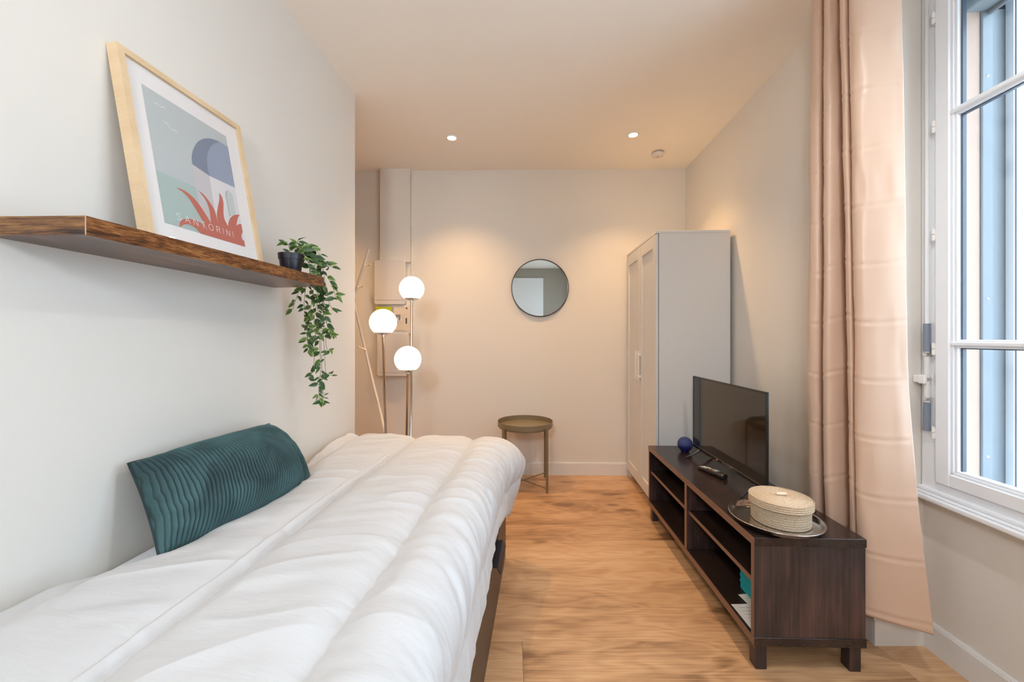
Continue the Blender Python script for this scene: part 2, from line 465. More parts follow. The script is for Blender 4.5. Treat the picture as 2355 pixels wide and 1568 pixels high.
# window wall, in the niche's own frame (x outward, y along the wall towards the back)
niche = (NX, NY, 0)
WT = 0.243
w = MB()
OP = [(-1.51, -0.002), (-3.55, -2.05)]       # two openings; the second is behind the camera
Z0, Z1 = 0.600, 2.55
ys = [0.0, OP[0][1], OP[0][0], OP[1][1], OP[1][0], -3.85]
w.box(0, WT, -3.85, 0, 0, Z0)
w.box(0, WT, -3.85, 0, Z1, CEIL)
w.box(0, WT, OP[1][1], OP[0][0], Z0, Z1)
w.box(0, WT, -3.85, OP[1][0], Z0, Z1)
ww = w.build('wall_window', M['wall'], kind='structure')
ww.location = niche; ww.rotation_euler.z = NANG

# skirting boards
def skirt(poly_pts, name):
    """board of 15 mm along a polyline given on the wall plane; room lies to the left of travel"""
    mb = MB()
    for (x0, y0), (x1, y1) in zip(poly_pts, poly_pts[1:]):
        d = Vector((x1 - x0, y1 - y0)).normalized(); n = Vector((-d.y, d.x))
        for (o0, o1, z0, z1) in ((0, 0.015, 0, 0.100), (0, 0.011, 0.100, 0.106), (0, 0.006, 0.106, 0.110)):
            mb.prism([(x0 + n.x * o0, y0 + n.y * o0), (x1 + n.x * o0, y1 + n.y * o0), (x1 + n.x * o1, y1 + n.y * o1), (x0 + n.x * o1, y0 + n.y * o1)], z0, z1)
    return mb.build(name, M['trimwhite'], kind='structure')
skirt([(WR(NY) + 0.001, 1.544), (WR(3.40), 3.40)], 'baseboard_right')
skirt([(WR(3.41), WB(1.5)), (-2.6, WB(-2.6))], 'baseboard_back')
skirt([(1.615, 1.544), (WR(NY) - 0.015, 1.544)], 'baseboard_niche')
skirt([(NX + 0.046 * -3.79, NY - 3.79), (NX, NY)], 'baseboard_window')
skirt([(WL(2.375), 2.375), (WL(REAR), REAR)], 'baseboard_left')

# ---------------- window
def local_box(root, name, m, *boxes, bev=0.002, parent=None, label=None):
    mb = MB()
    for b in boxes: mb.box(*b, bev=bev)
    return mb.build(name, m, parent or root, label=label)

def casement(n, yoff):
    root = empty('window_%d' % n, niche, NANG, kind='structure')
    W = M['winwhite']
    Y = lambda v: v + yoff
    local_box(root, 'window_frame', W, (-0.012, 0.06, Y(-0.066), Y(-0.004), 0.60, 2.54), (-0.012, 0.06, Y(-1.506), Y(-1.444), 0.60, 2.54),
              (-0.012, 0.06, Y(-1.444), Y(-0.066), 2.475, 2.54), (-0.012, 0.06, Y(-1.444), Y(-0.066), 0.60, 0.652))
    for k, (a, b) in enumerate(((-0.752, -0.069), (-1.441, -0.757))):
        a, b = Y(a), Y(b)
        sash = local_box(root, 'sash', W, (-0.026, 0.02, b - 0.050, b, 0.657, 2.470), (-0.026, 0.02, a, a + 0.050, 0.657, 2.470),
                         (-0.026, 0.02, a + 0.05, b - 0.05, 0.657, 0.703), (-0.026, 0.02, a + 0.05, b - 0.05, 2.425, 2.470), bev=0.003)
        # stepped glazing bead round the light
        mb = MB()
        for o, x in ((0.050, -0.019), (0.058, -0.013)):
            e = 0.008
            mb.box(x, 0.014, b - o - e, b - o, 0.653 + o, 2.475 - o, 0.001)
            mb.box(x, 0.014, a + o, a + o + e, 0.653 + o, 2.475 - o, 0.001)
            mb.box(x, 0.014, a + o, b - o, 0.653 + o, 0.653 + o + e, 0.001)
            mb.box(x, 0.014, a + o, b - o, 2.475 - o - e, 2.475 - o, 0.001)
        mb.build('glazing_bead', W, sash)
        for z in (1.161, 1.998):
            mb = MB().box(-0.014, 0.016, a + 0.064, b - 0.064, z, z + 0.030, 0.003).box(-0.024, 0.010, a + 0.05, b - 0.05, z + 0.008, z + 0.022, 0.003)
            mb.build('glazing_bar', W, sash)
        for z0, z1 in ((0.716, 1.161), (1.191, 1.998), (2.028, 2.412)):
            MB().box(0.002, 0.006, a + 0.066, b - 0.066, z0, z1).build('pane', M['glass'], sash)
            MB().box(-0.001, 0.012, b - 0.072, b - 0.0665, z0, z1).box(-0.001, 0.012, a + 0.0665, a + 0.072, z0, z1).box(-0.001, 0.012, a + 0.07, b - 0.07, z1 - 0.004, z1).build('spacer', M['shutterdark'], sash)
    for z in (0.84, 1.155, 1.585, 1.99, 2.40):
        mb = MB()
        for c in (0.0, 0.024):
            mb.tube([(-0.024, Y(-0.0625), z - 0.022 + c), (-0.024, Y(-0.0625), z + c - 0.001)], 0.0055, 10)
        mb.box(-0.024, -0.012, Y(-0.072), Y(-0.056), z - 0.018, z + 0.018)
        mb.build('hinge', M['white_plastic'], root)
    # interior sill with a moulded nose
    mb = MB().box(-0.055, 0.0, Y(-1.54), Y(-0.002), 0.584, 0.604, 0.006, seg=3).box(-0.044, 0.0, Y(-1.52), Y(-0.002), 0.604, 0.612, 0.003).box(-0.030, 0.0, Y(-1.51), Y(-0.002), 0.612, 0.626, 0.004, seg=2)
    mb.build('sill', W, root)
    # reveal and shutter gear outside
    MB().box(0.062, 0.117, Y(-0.085), Y(-0.003), 0.60, 2.40).build('reveal', M['stucco'], root)
    MB().box(0.062, 0.228, Y(-1.508), Y(-1.43), 0.60, 2.40).build('reveal', M['stucco'], root)
    g = MB().box(0.118, 0.158, Y(-0.092), Y(-0.003), 0.60, 2.42, 0.003).box(0.158, 0.226, Y(-0.070), Y(-0.003), 0.60, 2.42)
    gg = g.build('shutter_guide', M['shutter'], root)
    sc = MB()
    for z in (0.76, 1.34, 2.16):
        t = MB().lathe([(0, 0), (0.0045, 0), (0.003, -0.002), (0, -0.002)], (0.138, Y(-0.092), z), 14, axis='y')
        sc.add(t.v, t.f)
    sc.build('screw', M['steel'], gg)
    ch = MB()
    for i in range(3): ch.box(0.227 + i * 0.0048, 0.227 + i * 0.0048 + 0.0034, Y(-0.092) - 0.001 * (i % 2), Y(-0.003), 0.60, 2.46, 0.001)
    ch.box(0.227, 0.2415, Y(-0.086), Y(-0.003), 0.60, 2.46)
    ch.build('shutter_channel', M['shutterdark'], root)
    MB().box(0.223, 0.2265, Y(-0.096), Y(-0.071), 0.60, 2.46).build('channel_lip', M['winwhite'], root)
    MB().box(0.062, 0.150, Y(-1.508), Y(-0.003), 2.40, 2.55, 0.004).build('shutter_box', M['boxgrey'], root)
    MB().box(0.136, 0.150, Y(-1.508), Y(-0.02), 2.385, 2.40, 0.003).box(0.226, 0.2415, Y(-1.508), Y(-0.10), 2.455, 2.55, 0.002).box(0.150, 0.226, Y(-1.508), Y(-0.003), 2.50, 2.55).build('shutter_rail', M['shutter'], root)
    MB().box(0.06, 0.30, Y(-1.508), Y(-0.003), 0.585, 0.625, 0.004).build('outer_sill', M['ledge'], root)
    # portal for the sky light
    pd = bpy.data.lights.new('portal', 'AREA'); pd.shape = 'RECTANGLE'; pd.size = 1.40; pd.size_y = 1.86
    pd.cycles.is_portal = True
    po = bpy.data.objects.new('portal', pd); COL.objects.link(po)
    a = -math.atan(0.046)
    yc = Y(-0.75)
    c = Vector(niche) + Matrix.Rotation(NANG, 3, 'Z') @ Vector((0.27, yc, 1.54))
    po.location = c
    po.rotation_euler = (math.pi / 2, 0, math.pi / 2 + NANG)
    return root
casement(1, 0.0)
casement(2, -2.045)

# door-high white panel in the rear wall, seen in the round mirror
d = empty('door_1', (0.36, REAR, 0), kind='structure')
MB().box(-0.36, 0.36, 0, 0.03, 0.0, 2.44, 0.003).build('door_panel', mat('door_white', (0.75, 0.76, 0.76), 0.4), d)
MB().lathe([(0, 0.03), (0.011, 0.03), (0.011, 0.075), (0, 0.075)], (0.30, 0, 1.02), 16, axis='y').tube([(0.30, 0.07, 1.02), (0.19, 0.07, 1.02)], 0.009).build('door_handle', M['steel'], d)

# outside: building across the street
fc = empty('building', (6.2, 4.0, -6.0), label='pale overexposed building across the street with thin ledges, seen through the window', cat='building')
MB().box(0, 4, -12, 12, 0, 16).build('wall', M['facade'], fc)
for z in (6.25, 9.0, 11.6): MB().box(-0.10, 0, -12, 12, z, z + 0.07, 0.01).build('ledge', M['ledge'], fc)
for z in (3.5, 6.55, 9.3):
    for y in (-9, -6.2, -3.4, 3.2, 6.0, 8.8):
        f = MB().box(-0.03, 0.02, y - 0.55, y + 0.55, z, z + 1.6).build('window', M['winwhite'], fc)
        MB().box(-0.04, -0.031, y - 0.48, y - 0.02, z + 0.06, z + 1.54).box(-0.04, -0.031, y + 0.02, y + 0.48, z + 0.06, z + 1.54).build('pane', mat('far_pane', (0.5, 0.55, 0.6), 0.2), f)
MB().box(1.9, 30, -30, 40, -6.2, -6.0).build('ground', M['road'], kind='structure')

# ================================================================== FURNITURE
# ---------------- wardrobe
WA = -math.atan(0.044)
wr = empty('wardrobe', (0.958, 2.625, 0), WA, 'tall white two-door wardrobe with framed doors standing by the back wall', 'wardrobe')
WH, WL_, WD = 1.91, 0.775, 0.487
MB().box(0.022, WD, 0, 0.018, 0.0, WH - 0.018, 0.001).build('side_panel', M['wardrobe'], wr)
MB().box(0.022, WD, WL_ - 0.018, WL_, 0.0, WH - 0.018, 0.001).build('side_panel', M['wardrobe'], wr)
MB().box(0.0, WD, -0.002, WL_ + 0.002, WH - 0.018, WH, 0.0015).build('top_panel', M['wardrobe'], wr)
MB().box(WD - 0.006, WD, 0.018, WL_ - 0.018, 0.05, WH - 0.018).build('back_panel', M['wardrobe'], wr)
MB().box(0.05, 0.066, 0.018, WL_ - 0.018, 0.0, 0.07).build('plinth', M['wardrobe'], wr)
MB().box(0.022, WD - 0.01, 0.018, WL_ - 0.018, 0.07, 0.086).build('bottom_panel', M['wardrobe'], wr)
for k, (a, b) in enumerate(((0.001, 0.386), (0.389, 0.774))):
    z0, z1 = 0.066, WH - 0.021
    st = 0.062
    mb = MB().box(0.0, 0.018, a, a + st, z0, z1, 0.0015).box(0.0, 0.018, b - st, b, z0, z1, 0.0015)
    mb.box(0.0, 0.018, a + st, b - st, z0, z0 + 0.085, 0.0015).box(0.0, 0.018, a + st, b - st, z1 - 0.085, z1, 0.0015)
    dr = mb.build('door', M['wardrobe'], wr)
    MB().box(0.009, 0.016, a + st - 0.002, b - st + 0.002, z0 + 0.083, z1 - 0.083).build('door_panel', M['wardrobe'], dr)
    hy = b - 0.031 if k == 0 else a + 0.031
    MB().box(-0.022, -0.016, hy - 0.014, hy + 0.014, 0.875, 1.095, 0.002).box(-0.018, 0.0, hy - 0.010, hy + 0.010, 0.895, 0.91).box(-0.018, 0.0, hy - 0.010, hy + 0.010, 1.06, 1.075).build('handle', M['white_plastic'], dr)

# ---------------- TV bench
BA = -math.atan(0.0307)
BX, BL, BH = 0.395, 1.204, 0.48
bn = empty('tv_bench', (0.868, 1.412, 0), BA, 'low black-brown open television bench with two shelved bays on square legs', 'tv bench')
BB, BY = M['blackbrown'], M['blackbrown_y']
def slab(name, z0, z1, x0=0.0, x1=BX, y0=0.0, y1=BL):
    o = MB().box(x0 + 0.0012, x1, y0, y1, z0, z1, 0.0008).build(name, BY, bn)
    MB().box(x0, x0 + 0.0012, y0 + 0.0005, y1 - 0.0005, z0 + 0.0006, z1 - 0.0006).build('edge_band', M['edgeband'], o)
    return o
slab('top_panel', 0.450, 0.480)
slab('bottom_panel', 0.092, 0.122)
def upright(name, y0, y1, thick=0.018):
    o = MB().box(0.0025, BX - 0.002, y0, y1, 0.122, 0.450, 0.0005).build(name, BB, bn)
    MB().box(0.0013, 0.0025, y0 + 0.0003, y1 - 0.0003, 0.1225, 0.4495).build('edge_band', M['edgeband'], o)
upright('side_panel', 0.003, 0.021)
upright('side_panel', BL - 0.021, BL - 0.003)
upright('divider', BL / 2 - 0.0135, BL / 2 + 0.0135)
slab('shelf', 0.302, 0.320, 0.012, BX - 0.02, 0.022, BL / 2 - 0.014)
slab('shelf', 0.302, 0.320, 0.012, BX - 0.02, BL / 2 + 0.014, BL - 0.022)
MB().box(BX - 0.012, BX - 0.006, 0.02, BL - 0.02, 0.122, 0.45).build('back_panel', M['inside'], bn)
for x in (0.012, BX - 0.052):
    for y in (0.010, BL - 0.050):
        MB().box(x, x + 0.040, y, y + 0.040, 0.0, 0.092, 0.001).build('leg', M['blackbrown'], bn)
pg = MB()
for ys_ in (BL - 0.0212, BL / 2 - 0.0137):
    for x in (0.05,):
        for z in (0.17, 0.20, 0.23, 0.26, 0.35, 0.38, 0.41):
            pg.lathe([(0, 0), (0.0022, 0), (0.0022, -0.001), (0, -0.001)], (x, ys_, z), 8, axis='y')
MBp = pg.build('peg_holes', M['steel'], bn); MBp['kind'] = 'stuff'
# table-top small scuffs are in the veneer; things inside the near bay
def bench_pt(x, y, z):
    return Matrix.Rotation(BA, 3, 'Z') @ Vector((x, y, z)) + Vector((0.868, 1.412, 0))

tb = empty('box_file', bench_pt(0.105, 0.16, 0.122), BA, 'teal cardboard box with ridged side inside the near bay of the television bench', 'box')
mb = MB().box(0, 0.20, -0.125, 0.125, 0, 0.165, 0.003)
mb.build('body', M['teal'], tb)
rg = MB()
for z in (0.03, 0.055, 0.08, 0.105, 0.13): rg.box(-0.0025, 0.0, -0.124, 0.124, z, z + 0.010, 0.001)
rg.build('ridges', M['teal'], tb)

def sheet(name, cx, cy_, z, rz, label, lines=8, w=0.21, h=0.148):
    r = empty(name, bench_pt(cx, cy_, z), BA + rz, label, 'paper')
    n = 10
    mb = MB()
    vs = []; fs = []
    for i in range(n + 1):
        for j in range(2):
            u = i / n
            vs.append((w * (u - 0.5), h * (j - 0.5), 0.0006 + 0.002 * math.sin(u * 3.1) ** 2))
    for i in range(n): fs.append((i * 2, (i + 1) * 2, (i + 1) * 2 + 1, i * 2 + 1))
    b = len(vs)
    vs2 = [(x, y, z - 0.0005) for x, y, z in vs]
    fs2 = [tuple(k + b for k in f[::-1]) for f in fs]
    mb.add(vs + vs2, fs + fs2 + [(0, 1, b + 1, b), (2 * n, b + 2 * n, b + 2 * n + 1, 2 * n + 1)])
    mb.build('leaf_of_paper', M['paper'], r)
    t = MB()
    for k in range(lines):
        y = h * (0.5 - (k + 1.2) / (lines + 2))
        for i in range(1, n - 1):
            x0, x1 = w * (i / n - 0.5), w * ((i + 1) / n - 0.5)
            if i == n - 2 and k % 3 == 1: continue
            z0 = 0.0009 + 0.002 * math.sin(i / n * 3.1) ** 2; z1 = 0.0009 + 0.002 * math.sin((i + 1) / n * 3.1) ** 2
            t.add([(x0, y, z0), (x1, y, z1), (x1, y + 0.0016, z1), (x0, y + 0.0016, z0)], [(0, 1, 2, 3)])
    p = t.build('printed_lines', M['ink'], r); p['kind'] = 'stuff'
    return r
sheet('paper', 0.112, 0.103, 0.1225, 0.02, 'lowest printed white sheet of paper at the front edge of the bench bay', 6, 0.20, 0.150)
sheet('paper', 0.175, 0.165, 0.1256, 0.12, 'upper printed white sheet lying askew in the bench bay', 5, 0.195, 0.16)

# ---------------- television
TVx0, TVy0, TVx1, TVy1 = 1.091, 1.688, 1.108, 2.411
tv_a = -math.atan((TVx1 - TVx0) / (TVy1 - TVy0))
tv = empty('television', (TVx0, TVy0, 0.4802), tv_a, 'flat black television standing on splayed feet on the dark bench', 'television')
TL = 0.7232
z0, z1 = 0.053, 0.483
MB().box(0.003, 0.012, 0, TL, z0, z1, 0.002).build('cabinet', M['tvblack'], tv)
MB().box(0.0012, 0.0034, 0.010, TL - 0.010, z0 + 0.018, z1 - 0.009).build('screen', M['screen'], tv)
MB().box(0.0, 0.003, 0, 0.009, z0, z1, 0.0005).box(0.0, 0.003, TL - 0.009, TL, z0, z1, 0.0005).box(0.0, 0.003, 0.009, TL - 0.009, z1 - 0.008, z1, 0.0005).box(0.0, 0.003, 0.009, TL - 0.009, z0, z0 + 0.017, 0.0005).build('bezel', M['tvblack'], tv)
MB().box(-0.0012, 0.0, 0.004, TL - 0.004, z0 + 0.0160, z0 + 0.0188).build('trim_line', M['steel'], tv)
lg = MB()
for i, wd in enumerate((0.006, 0.004, 0.005, 0.004, 0.005, 0.004, 0.005)):
    lg.box(-0.0006, 0.0, 0.372 - i * 0.0075 - wd, 0.372 - i * 0.0075, z0 + 0.006, z0 + 0.011)
lg.build('maker_mark', M['steel'], tv)
MB().box(-0.0008, 0.0, 0.425, 0.430, z0 + 0.006, z0 + 0.010).build('standby_light', emis('red_led', (1, 0.05, 0.03), 1.5), tv)
MB().box(0.012, 0.050, 0.06, TL - 0.06, z0 + 0.02, z0 + 0.24, 0.014, seg=3).build('rear_housing', M['plasticblack'], tv)
for y in (0.085, TL - 0.085):
    s = -1 if y < 0.3 else 1
    for dx in (-1, 1):
        MB().tube([(0.008, y, z0 + 0.002), (0.008 + dx * 0.050, y + 0.008 * s, 0.020), (0.008 + dx * 0.078, y + 0.016 * s, 0.0045)], [0.008, 0.0062, 0.0045], 8).build('foot', M['plasticblack'], tv)
cb = catmull([(1.128, 1.75, 0.56), (1.165, 1.74, 0.51), (1.20, 1.725, 0.4835), (1.228, 1.69, 0.4835), (1.245, 1.66, 0.4835), (1.250, 1.62, 0.4835)], 30)
cbr = [Matrix.Rotation(-tv_a, 3, 'Z') @ (Vector(p) - Vector((TVx0, TVy0, 0.4802))) for p in cb]
MB().tube(cbr, 0.0028, 8).build('power_cable', M['plasticblack'], tv, smooth=True)

# ---------------- ball speaker
sp = empty('speaker', (1.088, 2.474, 0.4802), 0, 'small dark blue ball speaker behind the far end of the television', 'speaker')
R = 0.045
prof = [(0.020, 0.0), (0.024, 0.003)] + [(R * math.sin(a), 0.047 - R * math.cos(a)) for a in np.linspace(0.6, 1.45, 10)]
MB().lathe([(0, 0.0)] + prof, n=40).build('base', M['blueball_dark'], sp, smooth=True)
prof = [(R * 1.005 * math.sin(a), 0.047 - R * 1.005 * math.cos(a)) for a in np.linspace(1.45, math.pi - 0.001, 18)]
o = MB().lathe(prof + [(0, 0.047 + R * 1.005)], n=40).build('fabric_cover', add_bump(M['blueball'], 500, 0.4, 0.001), sp, smooth=True)

# ---------------- remote control
rc = empty('remote_control', (1.052, 2.070, 0.4802), math.atan2(-0.17, 0.05) + math.pi / 2, 'black remote control with pale and coloured buttons lying on the bench', 'remote control')
n = 26; prof = []
vs = []; fs = []
for i in range(n + 1):
    t = i / n; yy = (t - 0.5) * 0.175
    hh = 0.016 + 0.010 * (1 - t) + 0.004 * math.sin(t * math.pi)
    ww_ = 0.0225 * (1 - 0.12 * t) * (1 - max(0, (abs(t - 0.5) - 0.46) / 0.04) ** 2 * 0.35)
    for k in range(16):
        a = 2 * math.pi * k / 16
        cx_ = math.copysign(abs(math.cos(a)) ** 0.6, math.cos(a)) * ww_
        cz_ = math.copysign(abs(math.sin(a)) ** 0.7, math.sin(a)) * hh / 2 + hh / 2
        vs.append((cx_, yy, cz_))
for i in range(n):
    for k in range(16): fs.append((i * 16 + k, i * 16 + (k + 1) % 16, (i + 1) * 16 + (k + 1) % 16, (i + 1) * 16 + k))
fs.append(tuple(range(16))); fs.append(tuple(range(n * 16, n * 16 + 16))[::-1])
MB().add(vs, fs).build('body', M['plasticblack'], rc, auto=50)
bcol = [mat('button_pale', (0.7, 0.68, 0.62), 0.5), mat('button_red', (0.6, 0.06, 0.05), 0.5), mat('button_green', (0.1, 0.4, 0.1), 0.5), mat('button_yellow', (0.75, 0.55, 0.05), 0.5), mat('button_blue', (0.1, 0.15, 0.5), 0.5)]
def button(x, yy, m, w=0.0075, h=0.005):
    t = yy / 0.175 + 0.5; hh = 0.016 + 0.010 * (1 - t) + 0.004 * math.sin(t * math.pi)
    top = hh * (0.5 + 0.5 * (1 - (abs(x) / 0.0225) ** 2.2) ** 0.35)
    MB().box(x - w / 2, x + w / 2, yy - h / 2, yy + h / 2, top - 0.003, top + 0.0016, 0.0008).build('button', m, rc)
button(-0.010, 0.078, bcol[1])
for r_ in range(4):
    for c_ in (-0.010, 0.0, 0.010): button(c_, 0.064 - r_ * 0.011, bcol[0])
button(0.0, 0.014, bcol[0], 0.014, 0.010)
for c_, k in ((-0.0125, 1), (-0.0042, 2), (0.0042, 3), (0.0125, 4)): button(c_, -0.004, bcol[k], 0.0065, 0.006)
for r_ in range(3):
    for c_ in (-0.010, 0.0, 0.010): button(c_, -0.017 - r_ * 0.010, bcol[0], 0.0065, 0.004)

# ---------------- tray and basket
tr = empty('tray', (1.02, 1.528, 0.4802), 0, 'round polished steel tray under the woven basket on the bench corner', 'tray')
RT = 0.158
MB().lathe([(0, 0), (0.120, 0.0), (0.136, 0.003), (0.149, 0.012), (RT, 0.025), (RT + 0.0015, 0.0262), (RT - 0.001, 0.0275), (0.153, 0.0258), (0.145, 0.0145), (0.133, 0.0062), (0.118, 0.0035), (0, 0.0035)], n=96).build('dish', M['steel'], tr, smooth=True)
bk = empty('basket', (1.050, 1.540, 0.4840), 0.0, 'round lidded woven jute basket standing on the steel tray', 'basket')
RB = 0.100
prof = [(0, 0.0)]
for i in range(9):
    z = 0.004 + i * 0.0085
    for a in np.linspace(-1.2, 1.2, 5): prof.append((RB - 0.002 + 0.0014 * math.cos(a), z + 0.0042 * math.sin(a)))
prof += [(RB - 0.006, 0.080), (0, 0.080)]
MB().lathe(prof, n=72).build('body', M['jute'], bk, smooth=True)
prof = []
for i in range(4):
    z = 0.068 + i * 0.0078
    for a in np.linspace(-1.2, 1.2, 5): prof.append((RB + 0.0045 + 0.0034 * math.cos(a), z + 0.0040 * math.sin(a)))
for i in range(16):
    rr = RB + 0.003 - i * 0.0064
    for a in np.linspace(0.3, math.pi - 0.3, 5):
        prof.append((max(rr + 0.0032 * math.cos(a), 0.0), 0.0955 + 0.0028 * math.sin(a) - 0.004 * (1 - ((RB - rr) / RB)) ** 6))
prof = [(RB - 0.004, 0.066)] + prof
if prof[-1][0] > 1e-6: prof.append((0, 0.097))
ld_ = MB().lathe(prof, n=72).build('lid', M['jute'], bk, smooth=True)
kn = mat('pale_wood_knob', (0.80, 0.64, 0.46), 0.5)
pts = [(0.002, 0.0, 0.1035), (0.014, -0.003, 0.1045), (0.028, -0.006, 0.1055), (0.040, -0.009, 0.106)]
MB().tube([Vector(p) - Vector((0.018, 0, 0)) for p in pts], [0.0035, 0.0062, 0.0066, 0.0030], 14).build('toggle', kn, ld_, smooth=True)

# ---------------- side table
st = empty('tray_table', (0.107, 3.20, 0), 0, 'round olive-beige metal tray table on four slender legs by the back wall', 'table')
OL = M['olive']
MB().lathe([(0, 0.480), (0.2205, 0.480), (0.2225, 0.482), (0.2225, 0.522), (0.2215, 0.523), (0.2205, 0.522), (0.2205, 0.484), (0, 0.484)], n=80).build('tray_top', OL, st, auto=40)
MB().lathe([(0.205, 0.470), (0.212, 0.470), (0.212, 0.479), (0.205, 0.479), (0.205, 0.470)], n=60).build('support_ring', OL, st, auto=40)
for a in (-47, 43, 133, 223):
    c, s = math.cos(math.radians(a)), math.sin(math.radians(a))
    q = MB()
    R0 = 0.2335
    t_ = (-s, c)
    def P3(r, w, z): return (c * r + t_[0] * w, s * r + t_[1] * w, z)
    wv = 0.0075
    for (r0, r1, w0, w1, zz0, zz1) in ((R0, R0 + 0.012, -wv, wv, 0.0, 0.500),):
        vs = [P3(r, w_, z) for z in (zz0, zz1) for r in (r0, r1) for w_ in (w0, w1)]
        q.add(vs, [(0, 1, 3, 2), (4, 6, 7, 5), (0, 4, 5, 1), (2, 3, 7, 6), (0, 2, 6, 4), (1, 5, 7, 3)])
    q.tube([P3(R0 + 0.004, 0, 0.478), P3(0.200, 0, 0.473)], 0.004, 8)
    q.build('leg', OL, st)
MB().tube([(0.2335 * math.cos(math.radians(-47)), 0.2335 * math.sin(math.radians(-47)), 0.033), (0.2335 * math.cos(math.radians(133)), 0.2335 * math.sin(math.radians(133)), 0.033)], 0.0042, 8).build('cross_bar', OL, st)
MB().tube([(0.2335 * math.cos(math.radians(43)), 0.2335 * math.sin(math.radians(43)), 0.042), (0.2335 * math.cos(math.radians(223)), 0.2335 * math.sin(math.radians(223)), 0.042)], 0.0042, 8).build('cross_bar', OL, st)

# ---------------- mirror
mx, mh = 0.2435, 1.627
mi = empty('mirror', (mx, WB(mx) - 0.001, mh), 0, 'round wall mirror with a thin dark rim on the back wall', 'mirror', rot=(math.radians(0.6), 0, 0))
RM = 0.247
MB().lathe([(0, -0.016), (RM - 0.004, -0.016), (RM - 0.004, -0.005), (0, -0.005)], n=96, axis='y').build('mirror_glass', M['mirror'], mi)
MB().lathe([(RM - 0.004, -0.004), (RM - 0.004, -0.022), (RM + 0.003, -0.022), (RM + 0.003, -0.004), (RM - 0.004, -0.004)], n=96, axis='y').build('rim', M['blackmetal'], mi, auto=40)

# ---------------- floor lamp
fl = empty('floor_lamp', (-0.760, 2.68, 0), 0, 'chrome floor lamp with three lit opal glass globes behind the bed end', 'lamp')
MB().lathe([(0, 0), (0.150, 0), (0.152, 0.006), (0.150, 0.014), (0.02, 0.020), (0, 0.020)], n=64).build('base', M['chrome'], fl, auto=40)
globes = [((947, 664), 2.74, 0.0855), ((881, 741), 2.60, 0.0875), ((938, 826), 2.62, 0.0875)]
feet = [(0.052, 0.055), (-0.070, -0.05), (0.048, -0.052)]
for ((gx, gy), Y, r), ft in zip(globes, feet):
    c = at(gx, gy, Y) - Vector((-0.760, 2.68, 0))
    pole = MB().tube([(ft[0], ft[1], 0.015), (c.x, c.y, c.z - r * 0.86)], 0.0085, 16).build('pole', M['chrome'], fl, smooth=True)
    cut = math.radians(38)
    MB().lathe([(0, c.z - r * 0.99), (0.014, c.z - r * 0.985), (r * 0.40, c.z - r * 0.90), (r * 0.60, c.z - r * 0.79), (r * 0.60, c.z - r * 0.765), (0, c.z - r * 0.765)], (c.x, c.y, 0), 40).lathe([(0, c.z - r * 1.10), (0.011, c.z - r * 1.10), (0.011, c.z - r * 0.97), (0, c.z - r * 0.97)], (c.x, c.y, 0), 20).build('globe_holder', M['chrome'], fl, auto=40)
    prof = [(r * math.sin(a), c.z - r * math.cos(a)) for a in np.linspace(math.radians(39), math.pi - 0.0001, 26)]
    g = MB().lathe(prof[:-1] + [(0, c.z + r)], (c.x, c.y, 0), 48).build('globe_shade', M['globe'], fl, smooth=True)
MB().tube([(0.10, 0.10, 0.02), (0.2, 0.3, 0.003), (0.1, 0.6, 0.003)], 0.003, 6).build('cord', M['plasticblack'], fl)

# ---------------- coat stand
cs = empty('coat_stand', (-1.32, 3.24, 0), 0, 'white coat stand of crossed leaning rods with short pegs behind the left wall', 'coat stand')
CO = Vector((-1.32, 3.24, 0))
WH_ = mat('coat_stand_white', (0.86, 0.80, 0.72), 0.5)
rods = [((at(848, 572, 3.24)), Vector((-1.72, 3.10, 0.0))), (at(784, 572, 3.26), Vector((-0.96, 3.28, 0.0))), (Vector((-1.28, 3.05, 1.90)), Vector((-1.36, 3.36, 0.0)))]
for a, b in rods:
    MB().tube([b - CO, a - CO], 0.0105, 12).build('rod', WH_, cs, smooth=True)
for (x0, y0_, x1, y1_, yy) in ((838, 612, 853, 608, 3.23), (822, 662, 836, 657, 3.22), (842, 805, 823, 797, 3.255), (770, 640, 757, 632, 3.24)):
    a = at(x0, y0_, yy) - CO; b = at(x1, y1_, yy - 0.03) - CO
    MB().tube([a, b], 0.0065, 10).build('peg', WH_, cs, smooth=True)

# ---------------- cable column and electrical panel
YB = WB(-1.03)
MB().box(-1.146, -0.886, YB - 0.050, YB + 0.01, 1.85, CEIL, 0.002).box(-0.884, -0.866, YB - 0.012, YB + 0.01, 1.30, CEIL, 0.001).build('trim_1', M['wall'], kind='structure')
ep = empty('electrical_panel', (-1.04, YB - 0.012, 0.86), 0, 'beige fuse cupboard with meter between two rounded covers on the back wall', 'electrical panel')
CW = M['cabwhite']
def rrect(mb, x0, x1, y0, y1, z0, z1, r=0.018):
    poly = []
    for cx_, cz_, a0 in ((x1 - r, z1 - r, 0), (x0 + r, z1 - r, 90), (x0 + r, z0 + r, 180), (x1 - r, z0 + r, 270)):
        for k in range(5):
            a = math.radians(a0 + k * 22.5); poly.append((cx_ + r * math.cos(a), cz_ + r * math.sin(a)))
    n = len(poly)
    vs = [(x, y1, z) for x, z in poly] + [(x, y0 + 0.004, z) for x, z in poly] + [(x + (0.004 if x < (x0 + x1) / 2 else -0.004), y0, z + (0.004 if z < (z0 + z1) / 2 else -0.004)) for x, z in poly]
    fs = [tuple(range(n))[::-1], tuple(range(2 * n, 3 * n))]
    for l in (0, n):
        fs += [(l + i, l + (i + 1) % n, l + n + (i + 1) % n, l + n + i) for i in range(n)]
    return mb.add(vs, fs)
O = Vector((-1.04, YB - 0.012, 0.86))
def loc(px, py, Y=3.385): p = at(px, py, Y) - O; return p.x, p.z
